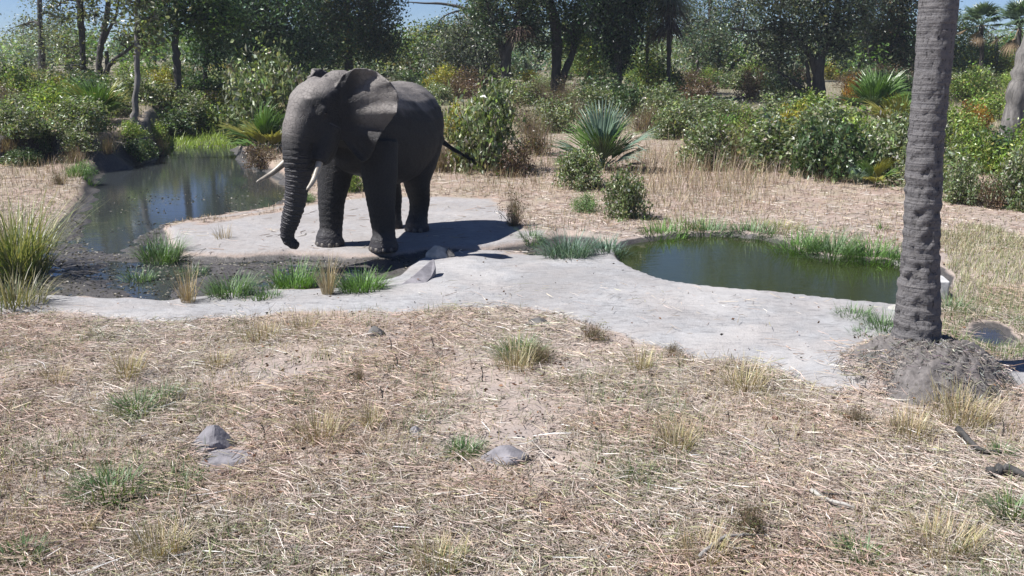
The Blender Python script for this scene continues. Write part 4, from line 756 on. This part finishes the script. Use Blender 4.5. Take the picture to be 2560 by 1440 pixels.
# pale green grass right of the pond, and around the puddle
b = MB(); n = 36000; q = RNG.random((n, 2)); X0 = poly([(2340, 545), (2700, 545), (2750, 800), (2350, 780)]); x = RNG.uniform(4.2, 10, n); y = RNG.uniform(10.5, 20, n)
ins = sdist(x, y, poly([(2345, 560), (2900, 550), (2950, 790), (2700, 905), (2420, 900), (2345, 860)])); z, c, m_, _ = H(x, y, True); keep = (ins+(fbm(x, y, 111)-.5)*1.2 > 0) & (m_ < .3) & (c < .4); x, y, z = x[keep], y[keep], z[keep]; n = len(x)
gr = sstep(14.2, 12.2, y+(fbm(x, y, 113)-.5)*2); col = np.where((RNG.random(n) < .25+.7*gr)[:, None], mixcol(n, [(.12, .17, .06), (.17, .22, .09), (.09, .14, .05)]), mixcol(n, [(.36, .36, .2), DRY, (.42, .4, .25)]))
blades(b, np.c_[x, y, z-.01], RNG.uniform(0, 6.28, n), RNG.uniform(.1, .9, n), RNG.uniform(.06, .22, n), RNG.uniform(.007, .014, n), RNG.uniform(0, 1.2, n), col, 2)
tag(b.obj('pond_side_grass', M['grass']), 'pale green grass on the slope beyond the concrete block', 'grass', kind='stuff')
# green scum grass at the head of the stream
b = MB(); n = 30000; x = RNG.uniform(-18, -7, n); y = RNG.uniform(26, 44, n); ins = sdist(x, y, poly([(385, 372), (600, 372), (605, 328), (398, 332)], ZW)); keep = ins > 0; x, y = x[keep], y[keep]; n = len(x)
blades(b, np.c_[x, y, np.full(n, ZW-.02)], RNG.uniform(0, 6.28, n), RNG.uniform(.1, .8, n), RNG.uniform(.1, .35, n)+.3*(RNG.random(n) < .06), .03, RNG.uniform(0, .8, n), mixcol(n, [(.24, .34, .05), (.3, .38, .07), (.18, .28, .05)]), 2)
tag(b.obj('marsh_grass', M['grass']), 'vivid green marsh grass at the head of the stream', 'grass', kind='stuff')
# scraps floating on and lying round the stream
b = MB(); n = 40000; x = RNG.uniform(-10, 1, n); y = RNG.uniform(12.5, 27, n); z, c, m_, _ = H(x, y, True); op = sdist(x, y, P_OPEN); keep = (m_ > .6) & (RNG.random(n) < np.where(op > .1, .10*(fbm(x*1.2, y*1.2, 117) > .55), .55)) & (sdist(x, y, P_POND) < -.2); x, y, z = x[keep], y[keep], z[keep]; n = len(x)
leaves(b, np.c_[x, y, np.maximum(z, ZW)+.006], .06, .022, mixcol(n, [(.2, .18, .14), (.1, .09, .07), (.04, .04, .035), (.3, .28, .24), (.14, .14, .1)]), .06)
tag(b.obj('floating_scraps', M['straw']), 'leaf scraps lying on the stream water and mud', 'leaf litter', kind='stuff')

# ------------------------------------------------------------------ single tufts and herbs
def tuft(name, label, px, py, w, h, n, cols, wid=.012, lean=(.05, .8), bend=(.1, 1.2), cat='grass', group=None, ztip=0., seg=4, base=.3, mt='grass'):
    g0 = ground(px, py); k = g0.y/FPX; b = MB(); r = np.sqrt(RNG.random(n))*w*k*.5*base; a = RNG.uniform(0, 6.28, n); B = np.c_[r*np.cos(a), r*np.sin(a), np.full(n, -.03)]
    B[:, 2] += np.maximum(H(B[:, 0]+g0.x, B[:, 1]+g0.y), -9)-g0.z
    blades(b, B, a+RNG.normal(0, .5, n), RNG.uniform(*lean, n), RNG.uniform(.5, 1.1, n)*h*k*1.1, wid*RNG.uniform(.6, 1.2, n), RNG.uniform(*bend, n), mixcol(n, cols, .28), seg)
    o = b.obj(name, M[mt]); o.location = g0; return tag(o, label, cat, group)
GR1 = [(.08, .15, .05), (.12, .2, .08), (.16, .24, .12), (.06, .11, .04)]; GR2 = [(.1, .2, .04), (.14, .26, .06), (.07, .14, .03)]; DR = [(.4, .33, .2), (.5, .43, .3), (.34, .25, .14)]; BG = [(.1, .17, .13), (.16, .24, .18), (.08, .13, .09)]
tuft('long_grass_clump', 'large clump of long arching grass beside the muddy stream', 40, 690, 340, 235, 520, [(.14, .17, .05), (.25, .26, .12), (.1, .14, .05), (.32, .3, .16)], .03, (.05, .75), (.2, 1.5), base=.45)
tuft('long_grass_clump', 'brownish grass clump under the long arching grass', 30, 760, 260, 100, 300, [(.18, .16, .08), (.3, .27, .16), (.1, .12, .05)], .02, (.1, .9), (.2, 1.2), base=.6)
for px, py, w, h, n, cols, lab in [(332, 572, 70, 45, 120, GR1, 'small green tuft standing in the open stream'), (405, 650, 135, 75, 420, GR1, 'round green sedge clump in the stream beside the ledge'), (350, 705, 85, 50, 160, GR1, 'green tuft in the muddy pool below the sedge clump'),
   (575, 735, 150, 70, 380, GR1, 'green reed patch along the muddy near shore'), (735, 720, 150, 75, 420, GR2, 'lush green reed patch beside the pale dry stalks, on the open mud side'), (905, 725, 150, 62, 420, GR2, 'lush green reed patch between pale dry stalks and the broken slab'), (480, 690, 90, 35, 120, GR1, 'low green weeds between the muddy pools'),
   (650, 745, 140, 35, 200, GR1, 'low green weeds on the near shore rim'), (200, 440, 90, 45, 200, GR2, 'bright grass tuft on the far mud bank')]:
    tuft('reed_tuft', lab, px, py, w, h, n, cols, .018, (.05, .9), (.2, 1.4), base=.75)
for px, py, w, h, n, lab in [(820, 735, 60, 110, 130, 'tall pale dry stalks among the green reeds'), (470, 755, 70, 105, 110, 'tan dry stalks on the muddy near shore'), (560, 595, 90, 40, 60, 'thin dry tuft on the concrete ledge')]:
    tuft('dry_stalks', lab, px, py, w, h, n, DR, .012, (.0, .5), (-.1, .6), base=.5, mt='straw')
for px, py, w, h, n, cols, lab in [(1420, 640, 130, 75, 460, BG, 'blue green herb patch beside the concrete ledge'), (1520, 625, 110, 50, 260, BG, 'blue green herb patch at the pond corner'), (1330, 600, 70, 40, 140, GR1, 'small herb between the blue green patch and twiggy shrub'), (1660, 588, 130, 45, 300, GR2, 'green cress along the pond rim next to the blue green herbs'),
   (1770, 585, 130, 48, 300, GR1, 'green cress along the far pond rim middle'), (1880, 592, 130, 45, 300, GR1, 'green cress along the far pond rim bend'), (1995, 625, 140, 62, 420, GR2, 'thick cress overhanging the pond bend'), (2080, 640, 150, 80, 480, GR1, 'tallest thick cress clump on the far pond rim'), (2180, 648, 140, 70, 420, GR2, 'thick cress clump next to the palm trunk'), (2250, 655, 90, 50, 220, GR1, 'cress tucked behind the palm trunk'),
   (1720, 570, 160, 40, 200, [(.2, .22, .08), (.14, .2, .06)], 'yellowish grass behind the far pond rim'), (1940, 575, 160, 40, 200, [(.2, .22, .08), (.3, .28, .14)], 'yellowish grass above the cress'), (2205, 575, 26, 30, 30, GR2, 'lone green seedling on the bank above the cress')]:
    tuft('cress_clump', lab, px, py, w, h, n, cols, .02, (.1, 1.0), (.2, 1.4), base=.9, cat='herb')
for px, py, w, h, n, lab in [(2140, 790, 110, 40, 200, 'green weeds on the concrete between pond and palm trunk'), (2210, 820, 100, 60, 260, 'green weeds at the foot of the palm trunk'), (2380, 780, 90, 60, 200, 'green weeds below the square concrete block'), (2160, 835, 90, 30, 120, 'low weeds on the concrete below the palm')]:
    tuft('weed_patch', lab, px, py, w, h, n, GR1, .012, (.2, 1.), (.2, 1.4), base=.9, cat='herb')
for px, py, w, h, n, lab in [(320, 945, 75, 75, 90, 'upright straw tuft below the near bank'), (540, 915, 60, 50, 70, 'upright straw tuft near the bank, pale'), (650, 850, 110, 50, 120, 'straw tuft at the concrete edge'), (800, 1095, 120, 75, 120, 'tan straw tuft near the grey rock'), (925, 1070, 40, 70, 50, 'narrow golden straw tuft'), (1290, 920, 90, 75, 100, 'straw tuft beside the weedy patch'),
   (1600, 925, 60, 60, 70, 'straw tuft below the concrete apron'), (1860, 975, 110, 85, 120, 'spiky straw tuft below the apron'), (2270, 1095, 110, 75, 150, 'golden straw tuft in front of the root mound'), (2400, 1050, 150, 80, 200, 'golden straw mass on the root mound slope'), (1690, 1120, 90, 80, 100, 'pale straw tuft on the open ground'), (140, 955, 70, 45, 60, 'low straw tuft in front of the muddy stream'), (205, 1330, 60, 50, 60, 'rusty straw tuft between two green weeds'),
   (400, 1390, 120, 90, 140, 'pale straw tuft before the weeds'), (1100, 1420, 150, 80, 160, 'greenish straw tuft with a green weed inside'), (1760, 1400, 130, 90, 120, 'straw tuft behind the white sticks'), (2350, 1380, 200, 90, 200, 'widest pale straw mass near the charred log'), (760, 830, 60, 50, 60, 'straw tuft at the bank shoulder')]:
    tuft('straw_tuft', lab, px, py, w*1.15, h*1.2, int(n*1.8), DR+[(.3, .28, .13)], .009, (.0, .75), (-.1, .9), base=.85, mt='straw')
for px, py, w, h, n, lab in [(340, 1030, 110, 60, 160, 'green weed tuft behind the grey rock'), (400, 1000, 90, 45, 120, 'leafy green weed beside the weed tuft behind the grey rock'), (270, 1240, 190, 70, 240, 'dark green weed patch, widest of the weeds in the straw'), (450, 1220, 110, 50, 120, 'grey green weed beside the dark weed patch'), (60, 1400, 110, 60, 140, 'bright green weed beyond the rusty straw tuft'), (1160, 1135, 90, 50, 120, 'green weed beside the flat stone'), (1120, 1420, 110, 50, 120, 'green weed inside the greenish straw tuft'), (750, 1000, 80, 30, 70, 'small blue green weed on the straw'),
   (1300, 890, 120, 60, 140, 'green weed among the dry shrub stems'), (2500, 1140, 50, 50, 50, 'vivid green seedling by the crooked branch'), (1600, 1200, 90, 50, 80, 'small green weed on the open straw'), (2530, 1300, 100, 80, 140, 'green weed by the charred log'), (2150, 1400, 140, 60, 140, 'grey green weed near the bark strip')]:
    tuft('green_weed', lab, px, py, w, h*1.2, int(n*2.5), GR1+[(.14, .17, .05)], .013, (.2, 1.1), (.2, 1.4), base=.8, cat='weed')

# ------------------------------------------------------------------ stones, logs, sticks, small dry shrubs
def rock(label, px, py, w, h, m, name='rock', cat='rock', seed=1, flat_=1., cut=None):
    g0 = ground(px, py); k = g0.y/FPX; bm = bmesh.new(); bmesh.ops.create_icosphere(bm, subdivisions=4, radius=1); rr = random.Random(seed)
    pl = [(Vector((rr.uniform(-1, 1), rr.uniform(-1, 1), rr.uniform(-.2, 1))).normalized(), rr.uniform(.62, .9)) for _ in range(10)]
    for v in bm.verts:
        p = v.co.normalized(); r = 1.
        for nrm, d in pl:
            q = p.dot(nrm)
            if q > .05: r = min(r, d/q)
        r *= 1+.05*(float(fbm(np.array([p.x*4+seed]), np.array([p.y*4+p.z*3]), seed)[0])-.5); v.co = p*r
        v.co = Vector((v.co.x*w*k*.55, v.co.y*w*k*.45*flat_, v.co.z*h*k*.95))
    me = bpy.data.meshes.new(name); bm.to_mesh(me); bm.free(); me.materials.append(M[m]); o = link(name, me); o.location = g0; o.rotation_euler = (0, 0, rr.uniform(0, 6.28)); return tag(o, label, cat)
rock('grey angular rock half buried in straw', 535, 1118, 110, 62, 'rock', seed=3)
rock('flat grey stone sunk in the straw below the angular rock', 560, 1150, 150, 14, 'rock', seed=9)
rock('flat pale stone with straw across it on the open ground', 1262, 1146, 120, 36, 'rock', seed=4); rock('small pale stone lying in straw', 1040, 1088, 40, 26, 'rock', seed=5)
rock('grey stone with a dark broken face near the concrete', 942, 838, 50, 26, 'rock_dark', seed=6); rock('dark lump at the edge of the concrete apron', 1350, 812, 70, 20, 'rock_dark', seed=7)
rock('small reddish brown stone in the straw', 905, 1254, 26, 18, 'rock_red', seed=8); rock('small dark stone on the open straw', 1690, 1034, 24, 16, 'rock_dark', seed=10); rock('brown stone between the palm mound and the puddle', 2422, 884, 32, 14, 'rock_red', seed=11)
rock('little dark clod below the straw patch', 1940, 1048, 24, 14, 'rock_red', seed=12)
rock('pale rounded boulder near the elephant front foot', 1098, 640, 64, 30, 'rock_pale', seed=13); rock('dark stone tucked behind the pale boulder', 1124, 640, 34, 24, 'rock_dark', seed=14)
rock('white stone on the pond far corner', 2242, 660, 40, 10, 'rock_pale', seed=16); rock('pale stone tip on the pond rim beside the palm', 2238, 772, 36, 14, 'rock_pale', seed=17)
def slab(label, pts, thick, m, name='concrete_slab'):      # a broken leaning slab from ground points with heights
    b = MB(); P = np.array(pts); Q = P-np.array((0, 0, thick)); n = len(P); i = np.arange(n); b.add(np.r_[P, Q], [i[None, :], (i[::-1]+n)[None, :], np.c_[i, i+n, (i+1) % n+n, (i+1) % n]]); o = b.obj(name, M[m])
    md = o.modifiers.new('bevel', 'BEVEL'); md.width = .02; md.segments = 2; return tag(o, label, 'slab')
q = lambda px, py, z: (*flat(px, py, z), z)
bxp = ground(2340, 745); d_ = .13; slab('square pale concrete block behind the palm trunk', [(bxp.x-.1, bxp.y, bxp.z+.24), (bxp.x+.17, bxp.y-.03, bxp.z+.25), (bxp.x+.2, bxp.y+.3, bxp.z+.27), (bxp.x-.08, bxp.y+.32, bxp.z+.26)], .32, 'concrete', 'concrete_block')['category'] = 'block'
slab('broken slab of pale concrete leaning up from the near shore', [q(985, 722, .0), q(1030, 690, .12), q(1070, 655, .26), q(1085, 645, .3), q(1090, 668, .2), q(1078, 690, .1), q(1060, 712, .04)], .12, 'rock')
def stick(label, pts, r, m='dead_wood', name='branch', cat='branch', sub=()):
    P = [ground(p[0], p[1]) for p in pts]; o0 = P[0].copy(); b = MB()
    def go(PP, rr):
        Q = smooth_path([(*(np.array(a)-np.array(o0)+np.array((0, 0, p[2]))), ) for a, p in PP], 12); Q += RNG.normal(0, rr*.15, Q.shape); V, F = tube(Q, rr*np.linspace(1, .45, 12), 8); b.add(V, F)
    go(list(zip(P, pts)), r)
    for s in sub: go([(ground(p[0], p[1]), p) for p in s], r*.6)
    o = b.obj(name, M[m], None, True); o.location = o0; return tag(o, label, cat)
stick('crooked dark branch lying near the root mound', [(2392, 1100, .12), (2430, 1130, .07), (2470, 1140, .03), (2525, 1132, .02)], .03, 'char'); stick('charred log end in the grass near the crooked branch', [(2470, 1200, .06), (2510, 1195, .08), (2570, 1210, .05)], .05, 'char', 'log', 'log')
stick('pale peeled bark strip on the straw', [(2025, 1245, .06), (2070, 1265, .04), (2110, 1275, .04), (2142, 1280, .02)], .022, 'rock_pale', 'bark_strip', 'bark'); stick('long thin dark twig behind the bark strip', [(2050, 1245, .03), (2150, 1248, .04), (2240, 1240, .03), (2330, 1240, .03)], .007, 'char', 'twig', 'twig')
stick('bleached sticks heaped in the near straw', [(1745, 1410, .05), (1800, 1375, .08), (1850, 1358, .07), (1955, 1350, .03)], .018, 'dead_wood', sub=([(1810, 1370, .1), (1830, 1385, .06), (1850, 1400, .03)], [(1760, 1400, .04), (1810, 1400, .06)]))
stick('bleached curved stem lying between two straw tufts', [(905, 1140, .02), (960, 1160, .03), (1015, 1170, .02)], .012, 'dead_wood', 'stem', 'stem')
for i, (px, py, h) in enumerate([(1081, 878, 40), (977, 880, 40), (992, 925, 45), (1820, 1062, 38), (1945, 1130, 40), (955, 1010, 50), (2505, 1090, 45), (660, 1100, 45), (1205, 955, 45), (495, 1270, 40)]):
    stick('short upright dead twig sticking out of the straw', [(px, py, 0), (px+2, py, h*.5*ground(px, py).y/FPX), (px-3, py, h*ground(px, py).y/FPX)], .009, 'char', 'twig', 'twig')['group'] = 'upright dead twigs'
for px, py, w, h, lab in [(1875, 1330, 200, 110, 'bare brown dwarf shrub beside the bleached sticks'), (1480, 850, 140, 55, 'sprawling dry shrub at the edge of the concrete apron'), (1350, 905, 170, 55, 'weedy dry shrub on the open ground'), (2130, 1060, 120, 55, 'dry shrub at the foot of the root mound'), (1680, 890, 70, 40, 'small dry shrub below the concrete apron'), (900, 960, 70, 60, 'small dark dead shrub on the straw')]:
    shrub('T', px, py, w, h, lab, name='dry_shrub')

# ------------------------------------------------------------------ air
hb = MB(); X0, X1, Y0_, Y1, Z0, Z1 = -135, 135, -12, 265, -3, 24
hb.add([(X0, Y0_, Z0), (X1, Y0_, Z0), (X1, Y1, Z0), (X0, Y1, Z0), (X0, Y0_, Z1), (X1, Y0_, Z1), (X1, Y1, Z1), (X0, Y1, Z1)], np.array([(0, 3, 2, 1), (4, 5, 6, 7), (0, 1, 5, 4), (1, 2, 6, 5), (2, 3, 7, 6), (3, 0, 4, 7)]))
hm = bpy.data.materials.new('haze'); hm.use_nodes = True; hn = hm.node_tree; hn.nodes.remove(hn.nodes['Principled BSDF'])
pv = hn.nodes.new('ShaderNodeVolumePrincipled'); pv.inputs['Density'].default_value = .0004; pv.inputs['Color'].default_value = (.8, .88, 1, 1); pv.inputs['Anisotropy'].default_value = .1
hn.links.new(pv.outputs[0], hn.nodes['Material Output'].inputs['Volume'])
tag(hb.obj('haze', hm), 'thin pale blue haze in the air over the bush', 'haze', kind='stuff')
